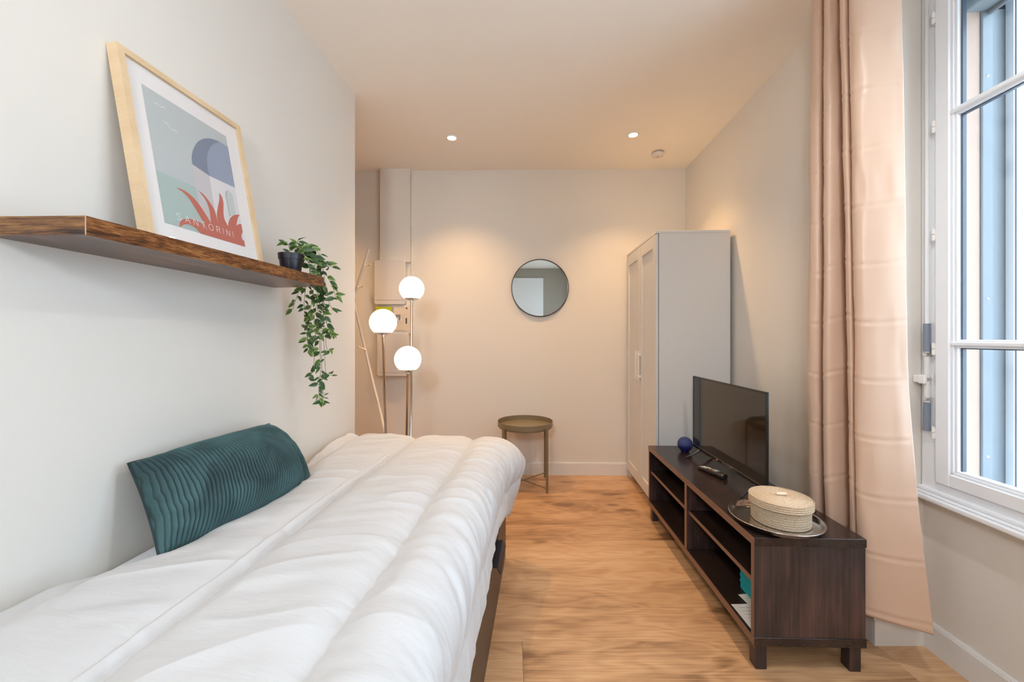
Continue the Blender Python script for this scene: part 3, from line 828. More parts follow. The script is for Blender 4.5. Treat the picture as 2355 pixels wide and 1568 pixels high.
def cover(name, a, b, m=CW, y0=-0.058, y1=0.008, r=0.018):
    x0, z1_ = loc(*a); x1, z0_ = loc(*b)
    mb = MB(); rrect(mb, x0, x1, y0, y1, z0_, z1_, r)
    return mb.build(name, m, ep, auto=35)
back = cover('back_box', (866, 700), (944, 768), CW, -0.030, 0.008, 0.004)
uc = cover('upper_cover', (860, 598), (931, 700))
x0_, zz = loc(862, 690); x1_, _ = loc(929, 690)
MB().box(x0_, x1_, -0.0592, -0.058, zz, zz + 0.002).build('groove', M['ink'], uc)
lc = cover('lower_cover', (866, 765), (938, 865))
x0_, zz = loc(868, 857); x1_, _ = loc(936, 857)
MB().box(x0_, x1_, -0.0592, -0.058, zz, zz + 0.002).build('groove', M['ink'], lc)
cover('lime_module', (862, 705), (899, 735), M['greengold'], -0.050, 0.0, 0.004)
cm = mat('meter_cream', (0.72, 0.60, 0.46), 0.45)
mt = cover('meter', (903, 704), (932, 760), cm, -0.046, 0.0, 0.006)
def small(parent, a, b, m, y0, y1):
    x0, z1_ = loc(*a); x1, z0_ = loc(*b)
    return MB().box(x0, x1, y0, y1, z0_, z1_, 0.001).build(parent[1], m, parent[0])
small((mt, 'meter_label'), (909, 723), (920, 729), M['ink'], -0.0468, -0.046)
small((mt, 'meter_label'), (908, 732), (922, 738), M['white_plastic'], -0.048, -0.046)
small((mt, 'switch'), (916, 726), (920, 736), M['greyplastic'], -0.054, -0.046)
small((ep, 'breaker'), (930, 705), (939, 762), cm, -0.042, -0.03)
small((ep, 'breaker_switch'), (932, 731), (934.5, 744), M['plasticblack'], -0.048, -0.042)
small((ep, 'breaker_label'), (930.5, 707), (935.5, 710), M['plasticblack'], -0.0428, -0.042)

# ---------------- ceiling fittings
for k, (x, y) in enumerate(SPOTS):
    if k == 6: continue
    lab = {0: 'recessed ceiling spotlight above the floor lamp, left of the pair', 1: 'recessed ceiling spotlight nearest the smoke detector', 2: 'recessed ceiling spotlight above the pillow end of the bed', 3: 'recessed ceiling spotlight beside the curtain and window', 4: 'recessed ceiling spotlight over the head of the bed by the rear wall', 5: 'recessed ceiling spotlight by the rear wall, next to the tall white door'}.get(k, 'recessed ceiling spotlight')
    dl = empty('ceiling_spotlight', (x, y, CEIL), 0, lab, 'ceiling light', 'recessed ceiling spotlights')
    MB().lathe([(0.031, 0.0), (0.044, 0.0), (0.044, -0.003), (0.034, -0.007), (0.031, -0.006), (0.031, 0.0)], n=40).build('ring', M['white_plastic'], dl, smooth=True)
    MB().lathe([(0, -0.003), (0.0305, -0.003), (0.0305, 0.0), (0, 0.0)], n=32).build('lamp_face', M['spotlamp'], dl)
sd = empty('smoke_detector', (1.155, 3.115, CEIL), 0, 'round white smoke detector on the ceiling near the right corner', 'smoke detector')
MB().lathe([(0, 0), (0.042, 0), (0.042, -0.010), (0.0, -0.010)], n=48).build('mount', mat('detector_grey', (0.35, 0.32, 0.30), 0.6), sd, auto=40)
MB().lathe([(0.0, -0.010), (0.046, -0.010), (0.0475, -0.018), (0.044, -0.032), (0.030, -0.036), (0, -0.036)], n=48).build('housing', mat('detector_white', (0.72, 0.66, 0.62), 0.5), sd, auto=40)
MB().lathe([(0, -0.036), (0.006, -0.036), (0.006, -0.038), (0, -0.038)], n=20).build('test_button', M['ink'], sd)

# ---------------- wall shelf
sh = empty('wall_shelf', (-1.0, 1.2, 1.409), 0, 'thick rustic brown wooden floating shelf on the left wall', 'shelf')
SO = (-1.0, 1.2)
sp_ = [(-0.870, 0.803), (-0.780, 1.633), (-1.0105, 1.668), (-1.0835, 0.809)]
sp_ = [(x - SO[0], y - SO[1]) for x, y in sp_]
mb = MB()
n = 4
vs = [(x, y, 0) for x, y in sp_] + [(x, y, 0.039) for x, y in sp_]
mb.add(vs, [(0, 1, 2, 3)[::-1], (4, 5, 6, 7), (0, 1, 5, 4), (1, 2, 6, 5), (2, 3, 7, 6)], 0)
mb.add(vs, [(3, 0, 4, 7)], 1)
mb.build('board', [M['rustic'], M['rustic_x']], sh)
ex, ey = sp_[0]
MB().box(ex - 0.0008, ex + 0.0006, ey - 0.0008, ey + 0.0006, 0.0, 0.039).build('edge_strip', M['edge_pale'], sh)

# ---------------- picture
pw, ph = 0.418, 0.533
B0 = Vector((-0.938, 1.019, 1.4495)); B1 = Vector((-0.902, 1.4335, 1.4495))
T0 = Vector((-1.034, 1.019, 1.970))
ux = (B1 - B0).normalized()
up0 = (T0 - B0); vy = (up0 - ux * up0.dot(ux)).normalized()
nz = ux.cross(vy).normalized()     # points to the room (+x)
if nz.x < 0: nz = -nz
Rm = Matrix((ux, vy, nz)).transposed()
pf = empty('picture', (0, 0, 0), label='pale wood framed poster of a domed white chapel leaning on the wall shelf', cat='picture')
pf.matrix_world = Matrix.Translation(B0) @ Rm.to_4x4()
# local: x along width, y up, z out of the picture
fw = 0.019
def mitre(sides_front, z0, z1):
    mb = MB()
    o = [(0, 0), (pw, 0), (pw, ph), (0, ph)]
    i_ = [(fw, fw), (pw - fw, fw), (pw - fw, ph - fw), (fw, ph - fw)]
    res = []
    for k in range(4):
        a, b = o[k], o[(k + 1) % 4]; c, d_ = i_[(k + 1) % 4], i_[k]
        q = MB().prism([a, b, c, d_], z0, z1)
        res.append(q)
    return res
for k, q in enumerate(mitre(None, -0.030, 0.0)):
    q.build('frame_side', M['pine'], pf)
MB().box(fw - 0.002, pw - fw + 0.002, fw - 0.002, ph - fw + 0.002, -0.014, -0.0075).build('mat_board', M['matboard'], pf)
MB().box(fw - 0.001, pw - fw + 0.001, fw - 0.001, ph - fw + 0.001, -0.0050, -0.0040).build('glazing', M['picglass'], pf)
C = lambda n_, c: mat(n_, c, 0.75)
cols = [C('print_sky', (0.50, 0.53, 0.53)), C('print_green', (0.40, 0.50, 0.47)), C('print_grey', (0.56, 0.53, 0.54)), C('print_white', (0.72, 0.69, 0.70)),
        C('print_dome_dark', (0.20, 0.235, 0.31)), C('print_dome', (0.29, 0.34, 0.44)), C('print_red', (0.52, 0.145, 0.105)), C('print_pale', (0.78, 0.78, 0.77)), C('print_shade', (0.42, 0.46, 0.45)), C('print_niche', (0.56, 0.60, 0.57))]
from mathutils.geometry import tessellate_polygon
pr = MB()
def poly(pts, mi, z):
    v3 = [Vector((x, y, z)) for x, y in pts]
    tris = tessellate_polygon([v3])
    fs = []
    for t in tris:
        a, b, c = (v3[i] for i in t)
        fs.append(t if (b - a).cross(c - a).z > 0 else t[::-1])
    pr.add(v3, fs, mi)
a0, a1, b0, b1 = 0.0583, 0.3475, 0.0664, 0.4592
zz = -0.0074; dz = 0.00012
poly([(a0, b0), (a1, b0), (a1, b1), (a0, b1)], 0, zz)
def spl(pts, n=8):
    """smooth closed-less curve through points"""
    return [tuple(p) for p in catmull(pts, n * (len(pts) - 1) + 1)]
poly([(0.184, 0.2871), (0.2428, 0.2749), (0.2395, b0), (0.1850, b0), (0.181, 0.2128)], 2, zz + dz)
poly([(0.2428, 0.2749), (a1, 0.2768), (a1, b0), (0.2395, b0)], 3, zz + dz)
poly([(a0, 0.2156), (0.181, 0.2128), (0.1852, 0.1582), (0.1978, b0), (a0, b0)], 1, zz + 2 * dz)
dome = spl([(0.184, 0.2871), (0.1848, 0.3045), (0.1914, 0.3273), (0.2029, 0.3508), (0.2192, 0.3746), (0.2396, 0.3942), (0.2645, 0.4098), (0.2887, 0.4182), (0.3153, 0.4222), (a1, 0.4212)])
poly(dome + [(a1, 0.2768), (0.2428, 0.2749)], 4, zz + 3 * dz)
dl_ = spl([(0.2428, 0.2749), (0.2412, 0.3011), (0.2454, 0.332), (0.2531, 0.3564), (0.2663, 0.3795), (0.2851, 0.4014), (0.3033, 0.4147), (0.3153, 0.4221)])
poly(dl_ + [(a1, 0.4212), (a1, 0.2768)], 5, zz + 4 * dz)
arch = [(0.2986, 0.1595)] + spl([(0.2965, 0.2323), (0.3010, 0.245), (0.3110, 0.253), (0.3200, 0.250), (0.3265, 0.2454), (0.3299, 0.2289)], 5) + [(0.3285, 0.1744)]
poly(arch, 8, zz + 4 * dz)
poly([(0.3035, 0.1625)] + spl([(0.3025, 0.233), (0.3065, 0.246), (0.3140, 0.2525), (0.3225, 0.248), (0.3299, 0.2289)], 5) + [(0.3285, 0.1744)], 9, zz + 5 * dz)
R1 = spl([(0.1079, 0.0711), (0.1024, 0.0677), (0.1047, 0.0794), (0.1114, 0.0888), (0.1254, 0.0975), (0.1475, 0.1034), (0.1713, 0.1027), (0.1859, 0.0971), (0.1988, 0.0819)], 4)
R2 = spl([(0.1988, 0.0819), (0.1811, 0.1174), (0.1615, 0.1503), (0.1482, 0.1688), (0.1299, 0.1812), (0.1136, 0.1845)], 4)
R3 = spl([(0.1136, 0.1850), (0.127, 0.1880), (0.147, 0.1850), (0.1705, 0.1728), (0.1923, 0.1486), (0.2171, 0.1121)], 4)
R4 = spl([(0.2171, 0.1121), (0.2182, 0.1323), (0.2182, 0.1612), (0.2096, 0.1866), (0.1894, 0.2061)], 4)
R5 = spl([(0.1894, 0.2061), (0.2073, 0.1999), (0.2229, 0.1851), (0.2397, 0.16), (0.2444, 0.1213)], 4)
R6 = spl([(0.2444, 0.1213), (0.2463, 0.1496), (0.256, 0.1778), (0.2675, 0.207), (0.271, 0.2293)], 4)
R7 = spl([(0.271, 0.2293), (0.2796, 0.2197), (0.2823, 0.1993), (0.2766, 0.1719), (0.2740, 0.1448), (0.2844, 0.1209)], 4)
R8 = spl([(0.2844, 0.1209), (0.2909, 0.1378), (0.3033, 0.1566), (0.3232, 0.1715), (a1, 0.1802)], 4)
R9 = spl([(a1, 0.1802), (0.3350, 0.1633), (0.3225, 0.1335)], 4)
R10 = spl([(0.3225, 0.1335), (0.3332, 0.1422), (a1, 0.1476)], 4)
R11 = [(a1, 0.119), (0.3398, 0.1076), (0.3370, 0.0987), (0.3400, 0.0890), (a1, 0.0880), (a1, b0)]
R12 = spl([(0.1705, b0), (0.1553, 0.0787), (0.1392, 0.0837), (0.122, 0.0807), (0.1079, 0.0711)], 4)
ring = []
for seg in (R1, R2, R3, R4, R5, R6, R7, R8, R9, R10, R11, R12):
    for p in seg:
        if not ring or (abs(p[0] - ring[-1][0]) + abs(p[1] - ring[-1][1])) > 1e-5: ring.append(p)
if abs(ring[0][0] - ring[-1][0]) + abs(ring[0][1] - ring[-1][1]) < 1e-5: ring.pop()
poly(ring, 6, zz + 6 * dz)
def stroke(pts, wd, mi, z):
    P = spl(pts, 6)
    L_, R_ = [], []
    for i, p in enumerate(P):
        q = P[min(i + 1, len(P) - 1)]; q0 = P[max(i - 1, 0)]
        d_ = Vector((q[0] - q0[0], q[1] - q0[1])).normalized(); t = i / (len(P) - 1); w_ = wd * (0.25 + math.sin(math.pi * t))
        L_.append((p[0] - d_.y * w_, p[1] + d_.x * w_)); R_.append((p[0] + d_.y * w_, p[1] - d_.x * w_))
    vs = [(x, y, z) for x, y in L_] + [(x, y, z) for x, y in R_]
    n = len(L_)
    pr.add(vs, [(n + i, n + i + 1, i + 1, i) for i in range(n - 1)], mi)
stroke([(0.0845, 0.4211), (0.0972, 0.4243), (0.1053, 0.4181)], 0.0008, 7, zz + 3 * dz)
stroke([(0.1053, 0.4181), (0.1144, 0.426), (0.1246, 0.4248)], 0.0008, 7, zz + 3 * dz)
stroke([(0.1057, 0.3802), (0.1190, 0.3784), (0.1269, 0.3659)], 0.0008, 7, zz + 3 * dz)
stroke([(0.1269, 0.3659), (0.139, 0.3703), (0.1542, 0.3649)], 0.0008, 7, zz + 3 * dz)
pr.build('print', cols, pf)
# lettering, drawn as strokes of even width
GL = {'S': [[(0.9, 0.86), (0.72, 0.99), (0.45, 1.02), (0.18, 0.92), (0.12, 0.74), (0.28, 0.58), (0.55, 0.50), (0.82, 0.40), (0.92, 0.22), (0.76, 0.04), (0.48, -0.02), (0.2, 0.03), (0.05, 0.18)]],
      'A': [[(0, 0), (0.5, 1)], [(0.5, 1), (1, 0)], [(0.2, 0.36), (0.8, 0.36)]],
      'N': [[(0, 0), (0, 1)], [(0, 1), (0.9, 0)], [(0.9, 0), (0.9, 1)]],
      'T': [[(0, 1), (0.9, 1)], [(0.45, 1), (0.45, 0)]],
      'O': [[(0.55 + 0.55 * math.cos(a), 0.5 + 0.52 * math.sin(a)) for a in np.linspace(0, 2 * math.pi, 25)]],
      'R': [[(0, 0), (0, 1)], [(0, 1), (0.5, 1), (0.75, 0.93), (0.82, 0.75), (0.75, 0.56), (0.5, 0.50), (0, 0.50)], [(0.45, 0.5), (0.85, 0)]],
      'I': [[(0, 0), (0, 1)]]}
wid = {'S': 0.95, 'A': 1.0, 'N': 0.9, 'T': 0.9, 'O': 1.1, 'R': 0.85, 'I': 0.0}
word = 'SANTORINI'; H_ = 0.0190; Wc = 0.0150
tot = sum(wid[c] for c in word) * Wc
gap = (0.3000 - 0.0975 - tot) / (len(word) - 1)
tx = MB(); x = 0.0975; base = 0.0880
for c in word:
    for s_ in GL[c]:
        pts = [(x + px * Wc, base + py * H_) for px, py in s_]
        for (p, q) in zip(pts, pts[1:]):
            d_ = Vector((q[0] - p[0], q[1] - p[1])); 
            if d_.length < 1e-7: continue
            d_.normalize(); w_ = 0.00075; e = d_ * 0.0004; nn = Vector((-d_.y, d_.x)) * w_
            z_ = zz + 8 * dz
            tx.add([(p[0] - e.x - nn.x, p[1] - e.y - nn.y, z_), (q[0] + e.x - nn.x, q[1] + e.y - nn.y, z_), (q[0] + e.x + nn.x, q[1] + e.y + nn.y, z_), (p[0] - e.x + nn.x, p[1] - e.y + nn.y, z_)], [(0, 1, 2, 3)])
    x += wid[c] * Wc + gap
tx.build('lettering', C('print_letters', (0.86, 0.85, 0.84)), pf)

# ---------------- trailing plant
PO = Vector((-0.862, 1.535, 1.448))
pl = empty('potted_plant', PO, 0, 'trailing green plant in a small black pot at the far end of the shelf', 'plant')
MB().lathe([(0, 0), (0.033, 0), (0.0345, 0.002), (0.041, 0.052), (0.0435, 0.053), (0.0455, 0.075), (0.0435, 0.075), (0.040, 0.058), (0.0, 0.058)], n=48).build('pot', M['potblack'], pl, auto=35)
MB().lathe([(0, 0.064), (0.041, 0.060), (0.041, 0.0585), (0, 0.0585)], n=32).build('soil', M['soil'], pl)

def leaf_mesh(name, L_, Wd, fold, curl, m_in):
    n = 6
    vs = []; fs = []; mi = []
    for i in range(n + 1):
        t = i / n
        w_ = Wd / 2 * (math.sin(math.pi * min(1, t * 1.02) ** 0.72) ** 0.9 if 0 < t < 1 else 0.0)
        z = -curl * t * t
        row_ = [(-w_, t * L_, z + fold * w_), (-w_ * 0.62, t * L_, z + fold * w_ * 0.55), (0, t * L_, z), (w_ * 0.62, t * L_, z + fold * w_ * 0.55), (w_, t * L_, z + fold * w_)]
        vs += row_
    for i in range(n):
        for k in range(4):
            fs.append((i * 5 + k, i * 5 + k + 1, (i + 1) * 5 + k + 1, (i + 1) * 5 + k)); mi.append(1 if k in (0, 3) else 0)
    me = bpy.data.meshes.new(name); me.from_pydata(vs, [], fs)
    me.materials.append(m_in); me.materials.append(M['leafedge'] if m_in is M['leafmid'] else M['leafmid'])
    me.polygons.foreach_set('material_index', mi); me.polygons.foreach_set('use_smooth', [True] * len(fs)); me.update()
    return me
leafs = [leaf_mesh('leaf', 0.034, 0.017, 0.25, 0.006, M['leafdark']), leaf_mesh('leaf', 0.030, 0.016, 0.35, 0.010, M['leafmid']), leaf_mesh('leaf', 0.024, 0.012, 0.2, 0.003, M['leafdark']), leaf_mesh('leaf', 0.030, 0.010, 0.4, 0.008, M['leafdark'])]
rl = random.Random(5)
def add_leaf(p, d, k=None, s=None):
    o = bpy.data.objects.new('leaf', leafs[k if k is not None else rl.choice((0, 0, 1, 1, 2, 3))])
    COL.objects.link(o); o.parent = pl
    d = d.normalized()
    # leaf faces the room: its normal near the direction to the viewer side, jittered
    nrm = Vector((0.55 + rl.uniform(-0.5, 0.5), -0.8 + rl.uniform(-0.5, 0.5), 0.35 + rl.uniform(-0.6, 0.5)))
    xax = d.cross(nrm)
    if xax.length < 0.1: xax = Vector((1, 0, 0))
    xax.normalize(); nrm = xax.cross(d).normalized()
    R3_ = Matrix((xax, d, nrm)).transposed().to_4x4()
    sc_ = (s or 1.0) * rl.uniform(1.0, 1.4)
    o.matrix_local = Matrix.Translation(p) @ R3_ @ Matrix.Scale(sc_, 4)
vines = [
    ([(672, 586, 1.535), (697, 572, 1.53), (720, 598, 1.60), (735, 645, 1.69), (733, 720, 1.70), (735, 790, 1.70), (737, 850, 1.70), (733, 892, 1.70), (736, 918, 1.70), (744, 922, 1.70)], 46, 0.95),
    ([(680, 586, 1.535), (712, 584, 1.56), (735, 612, 1.66), (744, 670, 1.70), (745, 722, 1.70), (757, 758, 1.70), (763, 778, 1.70)], 30, 1.0),
    ([(676, 588, 1.535), (706, 596, 1.58), (722, 640, 1.67), (716, 700, 1.69), (707, 760, 1.69), (711, 806, 1.69)], 34, 1.0),
    ([(684, 584, 1.53), (724, 574, 1.56), (748, 604, 1.64), (764, 614, 1.66)], 11, 1.0),
    ([(690, 590, 1.53), (722, 600, 1.60), (750, 632, 1.68), (768, 668, 1.70), (772, 688, 1.70)], 14, 1.1),
    ([(668, 586, 1.535), (664, 566, 1.52), (655, 556, 1.51)], 7, 0.9),
    ([(674, 586, 1.54), (682, 562, 1.54), (686, 552, 1.54)], 7, 0.9),
    ([(682, 586, 1.54), (700, 566, 1.55), (716, 566, 1.57)], 9, 1.0),
    ([(690, 588, 1.53), (708, 610, 1.55), (714, 630, 1.585)], 6, 0.9),
    ([(712, 600, 1.60), (712, 650, 1.70), (690, 668, 1.72), (680, 690, 1.72), (673, 712, 1.72)], 8, 1.0),
    ([(716, 640, 1.69), (702, 668, 1.71), (700, 720, 1.71), (706, 770, 1.71), (708, 806, 1.71)], 22, 0.85),
    ([(738, 650, 1.70), (728, 700, 1.71), (722, 740, 1.71), (728, 780, 1.71)], 24, 1.05),
    ([(742, 665, 1.70), (756, 692, 1.70), (766, 712, 1.70)], 8, 0.9),
    ([(736, 740, 1.70), (752, 745, 1.70), (766, 768, 1.70)], 7, 0.8),
    ([(736, 785, 1.70), (750, 792, 1.70), (758, 802, 1.70), (757, 812, 1.70)], 7, 0.85),
    ([(736, 826, 1.70), (722, 832, 1.70), (715, 858, 1.70), (708, 872, 1.70)], 8, 0.85),
    ([(738, 830, 1.70), (748, 845, 1.70), (756, 858, 1.70), (762, 864, 1.70)], 8, 0.75),
    ([(733, 885, 1.70), (742, 892, 1.70), (748, 902, 1.70)], 4, 0.6),
]
for ctrl, nl, s_ in vines:
    P = [at(*c) - PO for c in ctrl]
    P[0].z = max(P[0].z, 0.056)
    C_ = catmull([tuple(p) for p in P], 6 * len(P))
    MB().tube([Vector(p) for p in C_], 0.0009, 5).build('stem', M['stem'], pl)
    for k in range(nl):
        t = (k + rl.uniform(0.2, 0.9)) / nl * 0.92 + 0.08
        f = t * (len(C_) - 1); i = min(int(f), len(C_) - 2)
        p = Vector(C_[i]).lerp(Vector(C_[i + 1]), f - i)
        tan = (Vector(C_[i + 1]) - Vector(C_[i])).normalized()
        side = Vector((rl.choice((-1, 1)) * rl.uniform(0.5, 1.0), rl.uniform(-0.6, 0.3), rl.uniform(-0.5, 0.35)))
        add_leaf(p + side * 0.003, tan * rl.uniform(0.2, 0.8) + side, None, s_)

# ---------------- bed
BDA = -math.atan(0.077)
bed = empty('bed', (-0.0322, 2.159, 0), BDA, 'dark brown single bed frame with two big under-bed drawers along the left wall', 'bed')
MB().box(-0.920, -0.016, -0.018, 0.0, 0.0, 0.405, 0.001).build('end_panel', M['bedbrown'], bed)
MB().box(-0.920, -0.016, -2.0, -1.982, 0.0, 0.405, 0.001).build('end_panel', M['bedbrown'], bed)
MB().box(-0.920, -0.902, -1.982, -0.018, 0.0, 0.405, 0.001).build('side_panel', M['bedbrown'], bed)
MB().box(-0.034, -0.004, -2.0, 0.0, 0.0, 0.055, 0.001).build('base_rail', M['bedbrown'], bed)
MB().box(-0.050, -0.020, -2.0, 0.0, 0.31, 0.405, 0.001).build('side_rail', M['bedbrown'], bed)
MB().box(-0.902, -0.050, -1.982, -0.018, 0.395, 0.4145).build('slatted_base', M['pine'], bed)
for (a, b) in ((-1.030, -0.022), (-1.978, -1.035)):
    dr = MB().box(-0.020, 0.0, a, b, 0.060, 0.304, 0.0012).build('drawer_front', M['bedbrown'], bed)
    c = (a + b) / 2 - 0.005
    MB().box(-0.012, 0.026, c - 0.105, c + 0.105, 0.3045, 0.3075, 0.0006).add([(0.024, c - 0.105, 0.3075), (0.024, c + 0.105, 0.3075), (0.0385, c + 0.105, 0.283), (0.0385, c - 0.105, 0.283), (0.021, c - 0.105, 0.3065), (0.021, c + 0.105, 0.3065), (0.0355, c + 0.105, 0.282), (0.0355, c - 0.105, 0.282)],
        [(0, 3, 2, 1), (4, 5, 6, 7), (0, 1, 5, 4), (3, 7, 6, 2), (0, 4, 7, 3), (1, 2, 6, 5)]).build('handle', M['handleblack'], dr)

mt_ = empty('mattress', (-0.0322, 2.159, 0.415), BDA, 'white sheeted mattress showing as a strip between duvet and left wall', 'mattress')
# mattress: rounded slab with small sheet wrinkles
nu, nv = 70, 200
U, V = np.meshgrid(np.linspace(0, 1, nu), np.linspace(0, 1, nv), indexing='ij')
X = -0.926 + U * 0.916; Yy = -1.985 + V * 1.975
edge = np.minimum.reduce([X + 0.926, -0.010 - X, Yy + 1.985, -0.010 - Yy])
Zt = 0.190 - 0.022 * (1 - smooth(0, 0.03, edge)) ** 1.5
Zt += 0.0025 * vnoise(X * 9 + Yy * 3, Yy * 16 - X * 8, 3) * smooth(0.01, 0.06, edge) + 0.002 * vnoise(X * 25, Yy * 30 + X * 30, 4) * smooth(0.01, 0.06, edge)
top = grid_mesh('sheet_top', np.stack([X, Yy, Zt], -1), M['sheet'], mt_)
MB().box(-0.926, -0.010, -1.985, -0.010, 0.0, 0.170, 0.02, seg=3).build('core', M['sheet'], mt_, auto=40)
pts = [(-0.923, y, 0.171 + 0.0015 * math.sin(y * 9)) for y in np.linspace(-1.97, -0.03, 50)]
MB().tube(pts, 0.003, 8).build('piping', M['sheet'], mt_, smooth=True)

# duvet, in bed coordinates
dv = empty('duvet', (-0.0322, 2.159, 0.60), BDA, 'white quilted duvet with long stitched channels draped over the bed side', 'duvet')
na, nt_ = 420, 620
Tt = np.linspace(-2.02, 0.030, nt_)
Yw = 2.159 + Tt
gapL = np.interp(Yw, [0.0, 0.80, 0.86, 0.92, 1.00, 1.25, 1.45, 1.62, 1.80, 1.95, 2.2], [0.0, 0.0, 0.03, 0.10, 0.135, 0.145, 0.12, 0.055, 0.02, 0.015, 0.02])
xl = -0.938 + 0.012 * 0 + gapL
hem = np.interp(Yw, [0.0, 0.8, 1.0, 1.2, 1.35, 1.52, 1.65, 1.80, 1.96, 2.10, 2.19], [0.33, 0.34, 0.335, 0.325, 0.345, 0.375, 0.385, 0.345, 0.30, 0.25, 0.235])
hem = hem + 0.004 * vnoise(Yw * 22, Yw * 0 + 3.3, 12)
ztop = np.interp(Yw, [0.0, 0.8, 1.5, 2.0, 2.19], [0.648, 0.645, 0.640, 0.640, 0.638])
fl_ = 0.100 * np.exp(-((2.21 - Yw) / 0.24) ** 2)
RR = 0.125
PX = np.zeros((na, nt_)); PZ = np.zeros((na, nt_)); AA = np.zeros((na, nt_))
NXn = np.zeros((na, nt_)); NZn = np.zeros((na, nt_))
for j in range(nt_):
    L1 = -0.122 - xl[j]; L2 = RR * math.pi / 2; L3 = max(ztop[j] - RR - hem[j], 0.02)
    a = np.linspace(0, L1 + L2 + L3, na)
    x_ = np.where(a < L1, xl[j] + a, 0.0); z_ = np.where(a < L1, ztop[j], 0.0)
    th = np.clip((a - L1) / RR, 0, math.pi / 2)
    xr = -0.122 + (RR + fl_[j]) * np.sin(th); zr = ztop[j] - RR * (1 - np.cos(th))
    h_ = np.clip(a - L1 - L2, 0, None)
    xh = -0.122 + RR + fl_[j] - (-0.004 + fl_[j] * 0.9) * smooth(0, 1, h_ / L3) ; zh = ztop[j] - RR - h_
    m1 = a < L1; m3 = a > L1 + L2
    PX[:, j] = np.where(m1, x_, np.where(m3, xh, xr)); PZ[:, j] = np.where(m1, z_, np.where(m3, zh, zr))
    AA[:, j] = a + xl[j]
    NXn[:, j] = np.where(m1, 0, np.where(m3, 1, np.sin(th))); NZn[:, j] = np.where(m1, 1, np.where(m3, 0, np.cos(th)))
TT = np.broadcast_to(Tt, (na, nt_)); YW = TT + 2.159
# channel seams
seam_off = 0.008 * vnoise(YW * 2.0, YW * 0 + 7.7, 21)
s1shift = -0.045 * smooth(1.5, 2.2, YW)
sa = AA + seam_off
f = (sa + 0.505 + 0.3235 * 8) / 0.3235; cell = np.floor(f); ff = f - cell
dist = np.minimum(ff, 1 - ff) * 0.3235
puff = 1 - np.abs(2 * ff - 1) ** 4.5
amp = 0.026 + 0.006 * vnoise(cell * 3.3, YW * 2.2, 22)
H = amp * puff
# steeper left shoulder of the middle seam
wcell = cell == np.floor((-0.506 + 0.505 + 0.3235 * 8) / 0.3235)
H += np.where(wcell, 0.010 * smooth(0.915, 0.935, ff) * (1 - smooth(0.975, 0.997, ff)) * (1 - smooth(1.65, 1.95, YW)) * (0.75 + 0.35 * vnoise(YW * 9, YW * 0, 23)), 0)
# edge taper
tt_l = smooth(0, 0.05, AA - xl[None, :]); tt_f = smooth(0, 0.06, 0.030 - TT)
H *= tt_l
H += 0.016 * tt_l * tt_f - 0.016
# broad and diagonal wrinkles
d1 = AA * 0.75 + YW * 1.0
w1 = vnoise(AA * 3.2 + YW * 1.2, (YW - AA * 0.45) * 11, 31); w2 = vnoise(AA * 6 - YW * 2, (YW - AA * 0.35) * 24, 32)
mid = smooth(0.01, 0.07, dist)
H += (0.0075 * (1 - np.abs(w1)) ** 2 + 0.0030 * w2) * tt_l * (0.45 + 0.55 * mid)
# puckers beside the seams
pk = vnoise(YW * 42 + AA * 6, cell * 5.1, 33)
H += 0.0030 * pk * np.exp(-(dist / 0.035)) * tt_l
# fan creases over the side
side = smooth(-0.16, 0.02, AA)
side0 = smooth(-0.06, 0.10, AA)
H = H * (1 - 0.55 * side0)
w3 = vnoise((YW + 0.5 * AA) * 26, AA * 3.5, 34); w4 = vnoise((YW + 0.35 * AA) * 55, AA * 6, 35)
H += side * (0.0040 * w3 + 0.0018 * w4)
w5 = vnoise(AA * 2.1, YW * 3.0, 36)
H += 0.006 * w5 * tt_l * (1 - side0)
H -= 0.034 * (1 - smooth(0, 0.17, AA - xl[None, :])) * (1 - smooth(1.75, 2.0, YW))
# hanging side: shallow horizontal dip near the middle of the drop
H -= 0.014 * np.exp(-((AA - (0.13 + 0.02 * vnoise(YW * 3, YW * 0, 37))) / 0.02) ** 2) * smooth(1.7, 1.2, YW) if False else 0
H = H * (0.35 + 0.65 * smooth(0, 0.03, (AA[-1:, :] - AA)))
endd = 1 - tt_f
PXf = PX + NXn * H; PZf = PZ + NZn * H - 0.030 * endd ** 2
P3d = np.stack([PXf, TT + 0.010 * vnoise(AA * 6, AA * 0 + 2.2, 38) * smooth(-0.3, 0.03, TT), PZf - 0.60], -1)
q = grid_mesh('quilt', P3d, M['duvet'], dv)
so = q.modifiers.new('thick', 'SOLIDIFY'); so.thickness = 0.012; so.offset = -1 if True else 1
# check which side is outward: grid winding gives +z for u->x, v->y

# ---------------- cushion
cu = empty('cushion', (-0.93, 1.29, 0.62), 0, 'dark green ribbed corduroy cushion leaning on the left wall', 'cushion')
BLc = np.array([-0.885, 0.985, 0.650]); BRc = np.array([-0.775, 1.520, 0.650]); TLc = np.array([-1.025, 1.050, 0.862]); TRc = np.array([-0.985, 1.595, 0.848])
nu, nv = 760, 130
U, V = np.meshgrid(np.linspace(0, 1, nu), np.linspace(0, 1, nv), indexing='ij')
